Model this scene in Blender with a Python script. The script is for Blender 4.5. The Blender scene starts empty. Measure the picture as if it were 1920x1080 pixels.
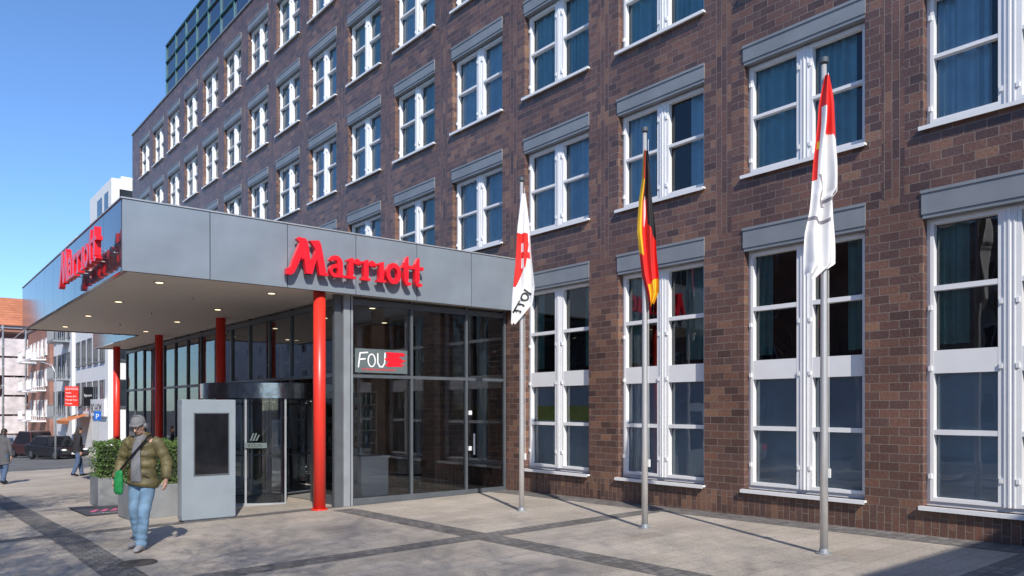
import bpy, bmesh, math, random
from mathutils import Vector, Matrix, noise
R=random.Random(7)
sc=bpy.context.scene
COL=sc.collection
rad=math.radians
# ------------------------------------------------------------ helpers
def gz(x,y):
    yy=max(min(y,80),-20)
    z=.09-.013*min(yy,14)
    if yy>14: z-=.029*(yy-14)
    return z+.015*(max(min(x,11.9),-3)-11.9)

class MB:
    def __init__(s): s.v=[];s.f=[];s.m=[]
    def quad(s,a,b,c,d,m=0):
        n=len(s.v); s.v+= [tuple(a),tuple(b),tuple(c),tuple(d)]; s.f.append((n,n+1,n+2,n+3)); s.m.append(m)
    def box(s,x0,x1,y0,y1,z0,z1,m=0):
        n=len(s.v)
        s.v+=[(x0,y0,z0),(x1,y0,z0),(x1,y1,z0),(x0,y1,z0),(x0,y0,z1),(x1,y0,z1),(x1,y1,z1),(x0,y1,z1)]
        for f in ((0,3,2,1),(4,5,6,7),(0,1,5,4),(1,2,6,5),(2,3,7,6),(3,0,4,7)):
            s.f.append(tuple(n+i for i in f)); s.m.append(m)
    def tube(s,p0,p1,r0,r1,n=8,m=0,caps=True):
        p0=Vector(p0);p1=Vector(p1);d=(p1-p0)
        if d.length<1e-6: return
        d.normalize(); a=d.orthogonal().normalized(); b=d.cross(a); k=len(s.v)
        for p,r in ((p0,r0),(p1,r1)):
            for i in range(n):
                t=2*math.pi*i/n; s.v.append(tuple(p+(a*math.cos(t)+b*math.sin(t))*r))
        for i in range(n):
            j=(i+1)%n; s.f.append((k+i,k+j,k+n+j,k+n+i)); s.m.append(m)
        if caps:
            s.f.append(tuple(k+i for i in reversed(range(n)))); s.m.append(m)
            s.f.append(tuple(k+n+i for i in range(n))); s.m.append(m)
    def loft(s,pts,rr,n=14,m=0,side=(1,0,0)):
        pts=[Vector(p) for p in pts]; k=len(s.v); L=len(pts)
        for i,p in enumerate(pts):
            t=(pts[min(i+1,L-1)]-pts[max(i-1,0)]).normalized()
            sx=Vector(side); sx=(sx-t*sx.dot(t)).normalized(); sy=t.cross(sx)
            r=rr[i]; r=(r,r) if not isinstance(r,tuple) else r
            for j in range(n):
                a=2*math.pi*j/n; s.v.append(tuple(p+sx*r[0]*math.cos(a)+sy*r[1]*math.sin(a)))
        for i in range(L-1):
            for j in range(n):
                q=(j+1)%n; s.f.append((k+i*n+j,k+i*n+q,k+(i+1)*n+q,k+(i+1)*n+j)); s.m.append(m)
        s.f.append(tuple(k+i for i in reversed(range(n)))); s.m.append(m)
        s.f.append(tuple(k+(L-1)*n+i for i in range(n))); s.m.append(m)
    def ell(s,c,r,n=16,h=10,m=0,rot=None):
        k=len(s.v); c=Vector(c)
        for i in range(1,h):
            ph=math.pi*i/h
            for j in range(n):
                a=2*math.pi*j/n
                v=Vector((r[0]*math.sin(ph)*math.cos(a),r[1]*math.sin(ph)*math.sin(a),r[2]*math.cos(ph)))
                if rot: v=rot@v
                s.v.append(tuple(c+v))
        t=Vector((0,0,r[2])); 
        if rot: t=rot@t
        s.v.append(tuple(c+t)); s.v.append(tuple(c-t)); T=len(s.v)-2
        for i in range(h-2):
            for j in range(n):
                q=(j+1)%n; s.f.append((k+i*n+j,k+(i+1)*n+j,k+(i+1)*n+q,k+i*n+q)); s.m.append(m)
        for j in range(n):
            q=(j+1)%n; s.f.append((T,k+j,k+q)); s.m.append(m)
            b=k+(h-2)*n; s.f.append((T+1,b+q,b+j)); s.m.append(m)
    def poly(s,pts,z0,z1,m=0):
        k=len(s.v);n=len(pts)
        s.v+=[(p[0],p[1],z0) for p in pts]+[(p[0],p[1],z1) for p in pts]
        s.f.append(tuple(k+i for i in reversed(range(n)))); s.m.append(m)
        s.f.append(tuple(k+n+i for i in range(n))); s.m.append(m)
        for i in range(n):
            j=(i+1)%n; s.f.append((k+i,k+j,k+n+j,k+n+i)); s.m.append(m)
    def arc(s,cx,cy,rx,ry,a0,a1,w0,w1,z0,z1,m=0,n=18):
        a0=rad(a0);a1=rad(a1); prev=None
        for i in range(n+1):
            t=i/n;a=a0+(a1-a0)*t;w=w0+(w1-w0)*t
            o=(cx+rx*math.cos(a),cy+ry*math.sin(a)); q=(cx+(rx-w)*math.cos(a),cy+(ry-w)*math.sin(a))
            if prev:
                s.poly([prev[0],o,q,prev[1]],z0,z1,m)
            prev=(o,q)
    def mesh(s,name):
        me=bpy.data.meshes.new(name); me.from_pydata(s.v,[],s.f); me.validate(); 
        if len(me.polygons)==len(s.m): me.polygons.foreach_set("material_index",s.m)
        me.update(); return me
    def obj(s,name,mats,parent=None,loc=(0,0,0),smooth=False,rot=(0,0,0),bevel=0):
        me=s.mesh(name)
        for x in (mats if isinstance(mats,(list,tuple)) else [mats]): me.materials.append(x)
        if smooth: me.polygons.foreach_set("use_smooth",[True]*len(me.polygons))
        o=bpy.data.objects.new(name,me); COL.objects.link(o); o.location=loc; o.rotation_euler=rot
        if parent: o.parent=parent
        if bevel:
            b=o.modifiers.new("b",'BEVEL'); b.width=bevel; b.segments=2; b.limit_method='ANGLE'
        return o
def empty(name,loc,label,cat,group=None,rot=(0,0,0),scale=1):
    o=bpy.data.objects.new(name,None); COL.objects.link(o); o.location=loc; o.rotation_euler=rot; o.scale=(scale,)*3
    o.empty_display_size=.2; tag(o,label,cat,group); return o
def tag(o,label,cat,group=None):
    o["label"]=label;o["category"]=cat
    if group:o["group"]=group
def remesh(mb,vox,name,mat_,parent,smooth_it=3,loc=(0,0,0)):
    o=mb.obj(name+"_tmp",mat_)
    m=o.modifiers.new("r",'REMESH'); m.mode='VOXEL'; m.voxel_size=vox
    if smooth_it:
        q=o.modifiers.new("s",'SMOOTH'); q.iterations=smooth_it; q.factor=.5
    dg=bpy.context.evaluated_depsgraph_get(); me=bpy.data.meshes.new_from_object(o.evaluated_get(dg)); me.name=name
    bpy.data.objects.remove(o)
    if not me.materials: me.materials.append(mat_)
    me.polygons.foreach_set("use_smooth",[True]*len(me.polygons))
    n=bpy.data.objects.new(name,me); COL.objects.link(n); n.parent=parent; n.location=loc
    return n
def text(name,body,size,mat_,parent,loc,rot,extrude=.004,align='LEFT',offset=0,sx=1):
    cu=bpy.data.curves.new(name,'FONT'); cu.body=body; cu.size=size; cu.extrude=extrude; cu.align_x=align; cu.offset=offset
    t=bpy.data.objects.new(name+"_t",cu); COL.objects.link(t)
    dg=bpy.context.evaluated_depsgraph_get(); dg.update(); me=bpy.data.meshes.new_from_object(t.evaluated_get(dg)); me.name=name
    bpy.data.objects.remove(t); me.materials.clear(); me.materials.append(mat_)
    o=bpy.data.objects.new(name,me); COL.objects.link(o); o.location=loc;o.rotation_euler=rot;o.parent=parent;o.scale=(sx,1,1)
    return o
# ------------------------------------------------------------ materials
def mat(name,col,rough=.6,metal=0,var=.12,scale=3,bump=0,bscale=30,emit=0,spec=.5):
    m=bpy.data.materials.new(name); m.use_nodes=True; nt=m.node_tree; b=nt.nodes["Principled BSDF"]
    b.inputs["Roughness"].default_value=rough; b.inputs["Metallic"].default_value=metal
    b.inputs["Specular IOR Level"].default_value=spec
    tc=nt.nodes.new("ShaderNodeTexCoord"); nz=nt.nodes.new("ShaderNodeTexNoise"); nz.inputs["Scale"].default_value=scale; nz.inputs["Detail"].default_value=6
    nt.links.new(tc.outputs["Object"],nz.inputs["Vector"])
    rp=nt.nodes.new("ShaderNodeValToRGB"); e=rp.color_ramp.elements
    e[0].position=.3;e[1].position=.7
    e[0].color=tuple(c*(1-var) for c in col)+(1,); e[1].color=tuple(min(1,c*(1+var)) for c in col)+(1,)
    nt.links.new(nz.outputs["Fac"],rp.inputs["Fac"]); nt.links.new(rp.outputs["Color"],b.inputs["Base Color"])
    if bump:
        n2=nt.nodes.new("ShaderNodeTexNoise"); n2.inputs["Scale"].default_value=bscale; n2.inputs["Detail"].default_value=4
        nt.links.new(tc.outputs["Object"],n2.inputs["Vector"])
        bp=nt.nodes.new("ShaderNodeBump"); bp.inputs["Strength"].default_value=bump; bp.inputs["Distance"].default_value=.02
        nt.links.new(n2.outputs["Fac"],bp.inputs["Height"]); nt.links.new(bp.outputs["Normal"],b.inputs["Normal"])
    if emit:
        b.inputs["Emission Color"].default_value=tuple(col)+(1,); b.inputs["Emission Strength"].default_value=emit
    return m
def glass(name,tint,ior=1.6,rough=.01,wav=.0,wsc=1.3):
    m=bpy.data.materials.new(name); m.use_nodes=True; nt=m.node_tree; nt.nodes.clear()
    out=nt.nodes.new("ShaderNodeOutputMaterial"); mx=nt.nodes.new("ShaderNodeMixShader"); tr=nt.nodes.new("ShaderNodeBsdfTransparent"); gl=nt.nodes.new("ShaderNodeBsdfGlossy")
    lw=nt.nodes.new("ShaderNodeFresnel"); lw.inputs["IOR"].default_value=ior
    tr.inputs["Color"].default_value=tuple(tint)+(1,); gl.inputs["Roughness"].default_value=rough; gl.inputs["Color"].default_value=(.95,.97,1,1)
    tc=nt.nodes.new("ShaderNodeTexCoord"); nz=nt.nodes.new("ShaderNodeTexNoise"); nz.inputs["Scale"].default_value=wsc; bp=nt.nodes.new("ShaderNodeBump"); bp.inputs["Strength"].default_value=wav; bp.inputs["Distance"].default_value=.02
    nt.links.new(tc.outputs["Object"],nz.inputs["Vector"]); nt.links.new(nz.outputs["Fac"],bp.inputs["Height"]); nt.links.new(bp.outputs["Normal"],gl.inputs["Normal"])
    nt.links.new(lw.outputs[0],mx.inputs[0]); nt.links.new(tr.outputs[0],mx.inputs[1]); nt.links.new(gl.outputs[0],mx.inputs[2]); nt.links.new(mx.outputs[0],out.inputs[0])
    return m
def brickmat(name,ramp,mortar,bw,bh,ms=.01,zone=False,rough=.6,bump=.6,axis='wall',stain=.25,spec=.5):
    m=bpy.data.materials.new(name); m.use_nodes=True; nt=m.node_tree; N=nt.nodes; L=nt.links; b=N["Principled BSDF"]; b.inputs["Specular IOR Level"].default_value=spec
    tc=N.new("ShaderNodeTexCoord"); sp=N.new("ShaderNodeSeparateXYZ"); L.new(tc.outputs["Object"],sp.inputs[0])
    ad=N.new("ShaderNodeMath"); ad.operation='ADD'; L.new(sp.outputs[0],ad.inputs[0]); L.new(sp.outputs[1],ad.inputs[1])
    def brick(swap):
        cb=N.new("ShaderNodeCombineXYZ")
        if axis=='wall': h,v=ad.outputs[0],sp.outputs[2]
        else: h,v=sp.outputs[0],sp.outputs[1]
        if swap: h,v=v,h
        L.new(h,cb.inputs[0]); L.new(v,cb.inputs[1])
        t=N.new("ShaderNodeTexBrick"); t.inputs["Scale"].default_value=1; t.inputs["Brick Width"].default_value=bw; t.inputs["Row Height"].default_value=bh*(.85 if swap else 1)
        t.inputs["Mortar Size"].default_value=ms; t.inputs["Mortar Smooth"].default_value=.2; t.inputs["Bias"].default_value=0
        t.inputs["Color1"].default_value=(0,0,0,1); t.inputs["Color2"].default_value=(1,1,1,1); t.inputs["Mortar"].default_value=(.5,.5,.5,1)
        L.new(cb.outputs[0],t.inputs["Vector"]); return t
    t=brick(False); col,fac=t.outputs["Color"],t.outputs["Fac"]
    if zone:
        t2=brick(True)
        def M(op,a,bv=None,c=None):
            n=N.new("ShaderNodeMath"); n.operation=op
            for i,x in enumerate((a,bv,c)):
                if x is None: continue
                if isinstance(x,(int,float)): n.inputs[i].default_value=x
                else: L.new(x,n.inputs[i])
            return n.outputs[0]
        base=M('LESS_THAN',sp.outputs[2],.40)
        ph=M('SUBTRACT',M('MODULO',M('ADD',sp.outputs[1],-8.565+3.07*20+1.535),3.07),1.535)
        strip=M('LESS_THAN',M('ABSOLUTE',M('ADD',ph,.0)),.172)
        up=M('GREATER_THAN',sp.outputs[2],5.1)
        sel=M('MAXIMUM',base,M('MULTIPLY',strip,up))
        a=N.new("ShaderNodeMix"); a.data_type='RGBA'; L.new(sel,a.inputs[0]); L.new(col,a.inputs[6]); L.new(t2.outputs["Color"],a.inputs[7])
        f=N.new("ShaderNodeMix"); L.new(sel,f.inputs[0]); L.new(fac,f.inputs[2]); L.new(t2.outputs["Fac"],f.inputs[3])
        col,fac=a.outputs[2],f.outputs[0]
    rp=N.new("ShaderNodeValToRGB"); cr=rp.color_ramp
    while len(cr.elements)<len(ramp): cr.elements.new(.5)
    for i,c in enumerate(ramp): cr.elements[i].position=i/(len(ramp)-1); 
    for i,c in enumerate(ramp): cr.elements[i].color=tuple(c)+(1,)
    L.new(col,rp.inputs[0])
    nz=N.new("ShaderNodeTexNoise"); nz.inputs["Scale"].default_value=.7; nz.inputs["Detail"].default_value=8; L.new(tc.outputs["Object"],nz.inputs["Vector"])
    n3=N.new("ShaderNodeTexNoise"); n3.inputs["Scale"].default_value=25; n3.inputs["Detail"].default_value=5; L.new(tc.outputs["Object"],n3.inputs["Vector"])
    mr=N.new("ShaderNodeMapRange"); mr.inputs[1].default_value=.3; mr.inputs[2].default_value=.7; mr.inputs[3].default_value=1-stain; mr.inputs[4].default_value=1+stain*.6
    L.new(nz.outputs["Fac"],mr.inputs[0])
    mr2=N.new("ShaderNodeMapRange"); mr2.inputs[1].default_value=.25; mr2.inputs[2].default_value=.75; mr2.inputs[3].default_value=.8; mr2.inputs[4].default_value=1.2
    L.new(n3.outputs["Fac"],mr2.inputs[0])
    mm=N.new("ShaderNodeMath"); mm.operation='MULTIPLY'; L.new(mr.outputs[0],mm.inputs[0]); L.new(mr2.outputs[0],mm.inputs[1])
    mx=N.new("ShaderNodeMix"); mx.data_type='RGBA'; L.new(fac,mx.inputs[0]); L.new(rp.outputs[0],mx.inputs[6]); mx.inputs[7].default_value=tuple(mortar)+(1,)
    vm=N.new("ShaderNodeVectorMath"); vm.operation='SCALE'; L.new(mx.outputs[2],vm.inputs[0]); L.new(mm.outputs[0],vm.inputs["Scale"])
    L.new(vm.outputs[0],b.inputs["Base Color"])
    rm=N.new("ShaderNodeMapRange"); rm.inputs[3].default_value=rough-.12; rm.inputs[4].default_value=rough+.15; L.new(n3.outputs["Fac"],rm.inputs[0]); L.new(rm.outputs[0],b.inputs["Roughness"])
    iv=N.new("ShaderNodeMath"); iv.operation='SUBTRACT'; L.new(n3.outputs["Fac"],iv.inputs[0]); L.new(fac,iv.inputs[1])
    bp=N.new("ShaderNodeBump"); bp.inputs["Strength"].default_value=bump; bp.inputs["Distance"].default_value=.012; L.new(iv.outputs[0],bp.inputs["Height"]); L.new(bp.outputs["Normal"],b.inputs["Normal"])
    return m
BR=[(.075,.044,.038),(.140,.073,.056),(.100,.057,.049),(.195,.098,.066),(.120,.070,.060),(.170,.086,.062),(.25,.138,.088)]
brick=brickmat("clinker_brick",BR,(.225,.185,.155),.30,.135,.006,zone=True,rough=.38,bump=.5,spec=.6)
paver=brickmat("paving_slabs",[(.39,.335,.275),(.44,.385,.32),(.415,.36,.30),(.475,.415,.35)],(.28,.24,.20),.62,.31,.006,rough=.85,bump=.2,axis='floor',stain=.22)
cobble=brickmat("basalt_setts",[(.13,.12,.11),(.18,.165,.15),(.22,.205,.19)],(.11,.10,.09),.15,.15,.010,rough=.8,bump=.4,axis='floor')
asphalt=mat("asphalt",(.13,.13,.13),.9,var=.25,scale=.6,bump=.3,bscale=80)
earth=mat("earth",(.11,.10,.09),.95,var=.3)
kerbm=mat("kerb_stone",(.30,.29,.28),.8,bump=.2)
white=mat("white_aluminium",(.80,.80,.80),.35,var=.03)
alu=mat("grey_aluminium",(.33,.35,.37),.38,metal=.25,var=.06)
lint=mat("grey_lintel",(.24,.26,.28),.5,metal=.1,var=.12,scale=1.5)
kioskm=mat("kiosk_grey",(.26,.30,.335),.45,var=.05)
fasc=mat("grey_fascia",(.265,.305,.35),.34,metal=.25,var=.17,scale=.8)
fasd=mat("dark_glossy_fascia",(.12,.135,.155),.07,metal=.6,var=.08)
soff=mat("soffit_white",(.76,.68,.60),.6,var=.04)
redp=mat("red_paint",(.76,.04,.025),.35,var=.04)
redl=mat("red_letter_acrylic",(.84,.015,.03),.3,var=.03)
dfr=mat("dark_frame",(.12,.135,.15),.4,metal=.3)
lfr=mat("light_frame",(.42,.44,.46),.35,metal=.3)
post_m=mat("post_grey",(.30,.325,.35),.38,metal=.2)
chrome=mat("chrome",(.55,.56,.57),.08,metal=1,var=.05)
dchrome=mat("mirror_steel",(.36,.37,.39),.20,metal=1,var=.25,scale=5,bump=.25,bscale=6)
black=mat("black_plastic",(.015,.015,.018),.25)
screen=mat("black_screen",(.012,.013,.016),.06,var=.3)
lamp=mat("warm_lamp",(1,.80,.52),.5,emit=2.2)
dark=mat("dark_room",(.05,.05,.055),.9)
curt=mat("curtain_cloth",(.58,.78,.86),.9,var=.10)
curtb=mat("teal_net_curtain",(.38,.64,.68),.9,var=.10)
curt2=mat("teal_curtain_cloth",(.26,.50,.48),.9,var=.12)
film=mat("pale_blind",(.62,.72,.85),.7,var=.22,scale=.9)
gwin=glass("window_glass",(.86,.92,.95),1.65,.005,.10)
ggr=glass("ground_window_glass",(.80,.87,.89),1.9,.006,.14)
gpav=glass("pavilion_glass",(.90,.94,.94),1.8,.004,.06)
gdoor=glass("curved_door_glass",(.90,.95,.95),1.75,.01,.03)
gpen=glass("penthouse_glass",(.35,.6,.68),3.2,.01,.10,.5)
teal=mat("teal_frame",(.06,.17,.20),.4)
concrete=mat("planter_concrete",(.22,.23,.24),.8,bump=.2)
polem=mat("brushed_pole",(.66,.65,.64),.32,metal=.5,var=.05)
# ------------------------------------------------------------ setting
def sheet(name,x0,x1,y0,y1,off,m,step=2.):
    xs=[x0]; 
    while xs[-1]+step<x1: xs.append(xs[-1]+step)
    xs.append(x1); ys=[y0]
    while ys[-1]+step<y1: ys.append(ys[-1]+step)
    ys.append(y1)
    for c in (14,80,-20):
        if y0<c<y1: ys.append(c)
    for c in (11.9,-3):
        if x0<c<x1: xs.append(c)
    xs=sorted(set(xs)); ys=sorted(set(ys)); b=MB()
    for i in range(len(xs)):
        for j in range(len(ys)): b.v.append((xs[i],ys[j],gz(xs[i],ys[j])+off))
    nj=len(ys)
    for i in range(len(xs)-1):
        for j in range(nj-1):
            b.f.append((i*nj+j,(i+1)*nj+j,(i+1)*nj+j+1,i*nj+j+1)); b.m.append(0)
    o=b.obj(name,m); o["kind"]="structure"; return o
sheet("ground",-900,900,-900,1400,-.17,earth,40)
sheet("pavement",-3,12.6,-24,42,0,paver)
sheet("road",-13,-3.15,-60,42,-.12,asphalt,4)
sheet("road",-13,10.4,42.15,150,-.12,asphalt,4)
sheet("pavement",10.5,12.6,42,150,0,paver,3)
sheet("pavement",-18,-13.1,-60,150,0,paver,4)
def kerb(x0,y0,x1,y1):
    b=MB(); n=max(2,int(max(abs(x1-x0),abs(y1-y0))/1.0))
    for i in range(n):
        ax=x0+(x1-x0)*i/n; ay=y0+(y1-y0)*i/n; bx=x0+(x1-x0)*(i+1)/n; by=y0+(y1-y0)*(i+1)/n
        if x0==x1: b.box(x0-.07,x0+.07,ay+.005,by-.005,gz(ax,ay)-.3,gz(ax,(ay+by)/2)+.006)
        else: b.box(ax+.005,bx-.005,y0-.07,y0+.07,gz(ax,ay)-.3,gz((ax+bx)/2,y0)+.006)
    o=b.obj("kerb",kerbm); tag(o,"grey stone kerb along the edge of the pavement","kerb")
kerb(-3.07,-24,-3.07,42); kerb(-3,42.07,10.5,42.07); kerb(10.43,42.2,10.43,120)
sheet("paving_band",7.0,7.45,-8,14.5,.004,cobble)
sheet("paving_band",-3,7.0,9.5,9.92,.004,cobble); sheet("paving_band",7.45,11.3,9.5,9.92,.004,cobble)
sheet("paving_band",2.05,2.5,-8,9.5,.004,cobble); sheet("paving_band",2.05,2.5,9.92,14.9,.004,cobble)
sheet("paving_band",2.05,2.5,15.3,40,.004,cobble)
sheet("paving_band",-3,11.3,14.9,15.3,.004,cobble)
sheet("paving_band",11.3,11.9,-8,14.9,.004,cobble)
sheet("paving_band",-3,7.0,3.2,3.6,.004,cobble); sheet("paving_band",7.45,11.3,3.2,3.6,.004,cobble)
# ------------------------------------------------------------ HOTEL
D=11.9; P=3.07
hotel=empty("hotel_building",(D,0,0),"brown clinker brick hotel with rows of white windows","building")
rows=[(.46,5.12),(6.06,8.38),(9.37,11.69),(12.68,15.0),(15.98,18.3)]
ks=list(range(-2,15)); YR=lambda k:5.93+P*k; YL=lambda k:8.13+P*k
ye=[-6]+[v for k in ks for v in (YR(k),YL(k))]+[53]
ze=[-2.2]+[v for r in rows for v in r]+[19.15]
w=MB()
for i in range(len(ye)-1):
    for j in range(len(ze)-1):
        y0,y1,z0,z1=ye[i],ye[i+1],ze[j],ze[j+1]
        if i%2==1 and j%2==1:
            t=.34
            w.quad((0,y0,z0),(0,y0,z1),(t,y0,z1),(t,y0,z0)); w.quad((0,y1,z0),(t,y1,z0),(t,y1,z1),(0,y1,z1))
            w.quad((0,y0,z0),(t,y0,z0),(t,y1,z0),(0,y1,z0)); w.quad((0,y0,z1),(0,y1,z1),(t,y1,z1),(t,y0,z1))
        else: w.quad((0,y0,z0),(0,y0,z1),(0,y1,z1),(0,y1,z0))
w.quad((0,53,-2.2),(0,53,19.15),(14,53,19.15),(14,53,-2.2)); w.quad((0,-6,-2.2),(14,-6,-2.2),(14,-6,19.15),(0,-6,19.15))
w.quad((14,-6,-2.2),(14,53,-2.2),(14,53,19.15),(14,-6,19.15))
wo=w.obj("wall",brick,hotel)
b=MB(); b.box(-.05,.35,-6,53.05,19.16,19.24); b.obj("parapet_cap",lint,hotel)
b=MB(); b.quad((.3,-6,19.0),(14,-6,19.0),(14,53,19.0),(.3,53,19.0)); b.obj("roof",asphalt,hotel)
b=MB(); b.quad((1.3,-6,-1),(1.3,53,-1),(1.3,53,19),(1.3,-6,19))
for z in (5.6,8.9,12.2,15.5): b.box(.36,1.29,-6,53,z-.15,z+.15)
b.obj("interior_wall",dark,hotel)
def winmesh(H,bars,lh):
    f=MB(); W=2.2; T=H-lh
    x0,x1=.15,.25; C=.092
    f.box(x0,x1,0,W,0,.065); f.box(x0,x1,0,W,T-.065,T); f.box(x0,x1,0,.05,.065,T-.065); f.box(x0,x1,W-.05,W,.065,T-.065)
    f.box(x0-.03,x1,W/2-C,W/2+C,.065,T-.065); f.box(x0-.05,x0-.03,W/2-.012,W/2+.012,.065,T-.065)
    for s in (-1,1): f.box(x0-.042,x0-.03,W/2+s*.06-.008,W/2+s*.06+.008,.065,T-.065)
    for a,bb in ((.053,W/2-C-.003),(W/2+C+.003,W-.053)):
        xs0,xs1=x0-.025,x1-.02
        f.box(xs0,xs1,a,a+.05,.068,T-.068); f.box(xs0,xs1,bb-.05,bb,.068,T-.068)
        f.box(xs0,xs1,a+.05,bb-.05,.068,.125); f.box(xs0,xs1,a+.05,bb-.05,T-.125,T-.068)
        for z,h in bars: f.box(xs0+.003,xs1,a+.05,bb-.05,z-h/2,z+h/2)
        hz=(.4,2.0,2.9) if H>3 else (.25,1.6)
        for zz in hz: f.box(xs0-.025,xs0,a-.015,a+.03,zz,zz+.07); f.box(xs0-.025,xs0,bb-.03,bb+.015,zz,zz+.07)
    g=MB(); g.quad((.225,.05,.05),(.225,.05,T-.05),(.225,W-.05,T-.05),(.225,W-.05,.05))
    l=MB(); l.box(-.02,.34,-.012,W+.012,T+.02,H+.003); l.box(-.035,-.02,-.02,W+.02,H-.04,H+.006); l.box(-.005,.30,0,W,T-.04,T+.02)
    s=MB(); s.box(-.08,.15,-.03,W+.03,-.035,.0); s.box(-.085,-.078,-.03,W+.03,-.06,.0)
    return f.mesh("window"),g.mesh("glass_pane"),l.mesh("lintel"),s.mesh("sill")
def cmesh(H,spans,z0=.02,mt=None):
    c=MB(); 
    for a,bb in spans:
        n=int((bb-a)*48); pr=None
        for i in range(n+1):
            y=a+(bb-a)*i/n; x=.34+.045*math.sin(y*38+math.sin(y*9)*2.2)+.014*math.sin(y*23)
            if pr: c.quad((pr[0],pr[1],z0),(pr[0],pr[1],H),(x,y,H),(x,y,z0))
            pr=(x,y)
    m=c.mesh("curtain"); m.polygons.foreach_set("use_smooth",[True]*len(m.polygons)); m.materials.append(mt); return m
up=winmesh(2.32,[(1.05,.055)],.30); gr=winmesh(4.66,[(1.09,.075),(2.13,.34),(3.22,.075)],.37)
for ms,gg in ((up,gwin),(gr,ggr)):
    ms[0].materials.append(white);ms[1].materials.append(gg);ms[2].materials.append(lint);ms[3].materials.append(white)
cu=[cmesh(2.0,[(.04,2.16)],mt=curt),cmesh(2.0,[(.04,.9),(1.4,2.16)],mt=curt),cmesh(2.0,[(.04,.8),(1.1,2.16)],mt=curt),cmesh(2.0,[(.3,2.16)],mt=curtb),cmesh(2.0,[(.04,2.16)],mt=curtb),cmesh(2.0,[(.04,.55),(1.45,2.16)],mt=curt)]
cg=[cmesh(4.2,[(.04,.45),(.95,1.3),(1.8,2.16)],2.4,curt2),cmesh(4.2,[(.04,.7),(1.7,2.16)],2.4,curt2)]
fm=MB(); fm.quad((.262,.05,.05),(.262,.05,2.15),(.262,2.15,2.15),(.262,2.15,.05)); fm=fm.mesh("window_blind"); fm.materials.append(film)
def mk(name,me,par,loc=(0,0,0)):
    o=bpy.data.objects.new(name,me); COL.objects.link(o); o.parent=par; o.location=loc; return o
yel=mat("notice_yellow_green",(.60,.66,.22),.7)
for r,(z0,z1) in enumerate(rows):
    for k in ks:
        if r==0 and k>8: continue
        ms=gr if r==0 else up
        wn=mk("window",ms[0],hotel,(0,YR(k),z0))
        mk("glass_pane",ms[1],wn); mk("lintel",ms[2],wn); mk("sill",ms[3],wn)
        if r==0:
            if k<3:
                mk("curtain",cg[k%2],wn); mk("window_blind",fm,wn)
            if k==2:
                q=MB(); q.box(.24,.25,.2,.93,1.16,1.5); q.box(.24,.25,1.27,2.0,1.16,1.5); q.obj("window_notice",yel,wn)
        else: mk("curtain",cu[R.randrange(6)],wn)
# penthouse
pf=MB(); pg=MB()
Y0,Y1,Z0,Z1=2,45.7,19.27,22.2
pg.box(.15,8,Y0,Y1,Z0,Z1)
n=24
for i in range(n+1):
    y=Y1-(Y1-Y0)*i/n; pf.box(.09,.16,y-.03,y+.03,Z0,Z1+.05)
for z in (Z0+.02,Z0+1.0,Z0+2.0,Z1): pf.box(.07,.15,Y0,Y1+.05,z-.035,z+.035)
for i in range(7):
    x=.15+i*1.3; pf.box(x-.04,x+.04,Y1,Y1+.06,Z0,Z1)
for z in (Z0+1.0,Z0+2.0,Z1): pf.box(.15,8,Y1,Y1+.05,z-.04,z+.04)
pho=pg.obj("glass_storey",gpen,hotel); pf.obj("glazing_frame",teal,pho)
b=MB(); b.box(.9,7.5,Y0+.3,Y1-.6,Z0,Z1-.1); b.obj("interior_core",dark,pho)
def simple_building(name,x0,x1,y0,y1,z0,z1,m,label,wins,wmat=None,wsize=(1.1,1.5)):
    wmat=wmat or white
    e=empty(name,((x0+x1)/2,(y0+y1)/2,z0),label,"building"); cx,cy=(x0+x1)/2,(y0+y1)/2
    q=MB(); q.box(x0-cx,x1-cx,y0-cy,y1-cy,0,z1-z0); q.obj("wall",m,e)
    c=MB(); c.box(x0-cx-.1,x1-cx+.1,y0-cy-.1,y1-cy+.1,z1-z0+.002,z1-z0+.22); c.obj("cornice",lint,e)
    f=MB(); ww,hh=wsize
    for a in ((-ww/2,-ww/2+.09,0,hh),(ww/2-.09,ww/2,0,hh),(-ww/2+.09,ww/2-.09,0,.08),(-ww/2+.09,ww/2-.09,hh-.08,hh),(-.04,.04,.08,hh-.08)):
        f.box(a[0],a[1],-.06,.02,a[2],a[3])
    f.box(-ww/2-.06,ww/2+.06,-.12,.02,-.07,0)
    fme=f.mesh("window"); fme.materials.append(wmat)
    g=MB(); g.quad((-ww/2+.05,-.02,.04),(ww/2-.05,-.02,.04),(ww/2-.05,-.02,hh-.04),(-ww/2+.05,-.02,hh-.04)); gme=g.mesh("glass_pane"); gme.materials.append(winopq)
    for (fc,u,z) in wins:
        if fc=='x-': loc=(x0-cx-.003,u-cy,z-z0); rz=-math.pi/2
        elif fc=='x+': loc=(x1-cx+.003,u-cy,z-z0); rz=math.pi/2
        else: loc=(u-cx,y0-cy-.003,z-z0); rz=0
        o=mk("window",fme,e,loc); o.rotation_euler=(0,0,rz); mk("glass_pane",gme,o)
    return e
winopq=mat("opaque_window",(.03,.04,.05),.08,var=.4,scale=1)
pwhite=mat("white_render",(.80,.79,.77),.8,var=.05,bump=.1)
pgrey=mat("grey_render",(.36,.36,.36),.8,var=.08,bump=.1)
pbeige=mat("beige_render",(.60,.56,.50),.8,var=.08,bump=.1)
redbrick=brickmat("red_brick",[(.30,.10,.06),(.40,.15,.10),(.34,.13,.09)],(.34,.28,.24),.25,.08,.01)
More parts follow.
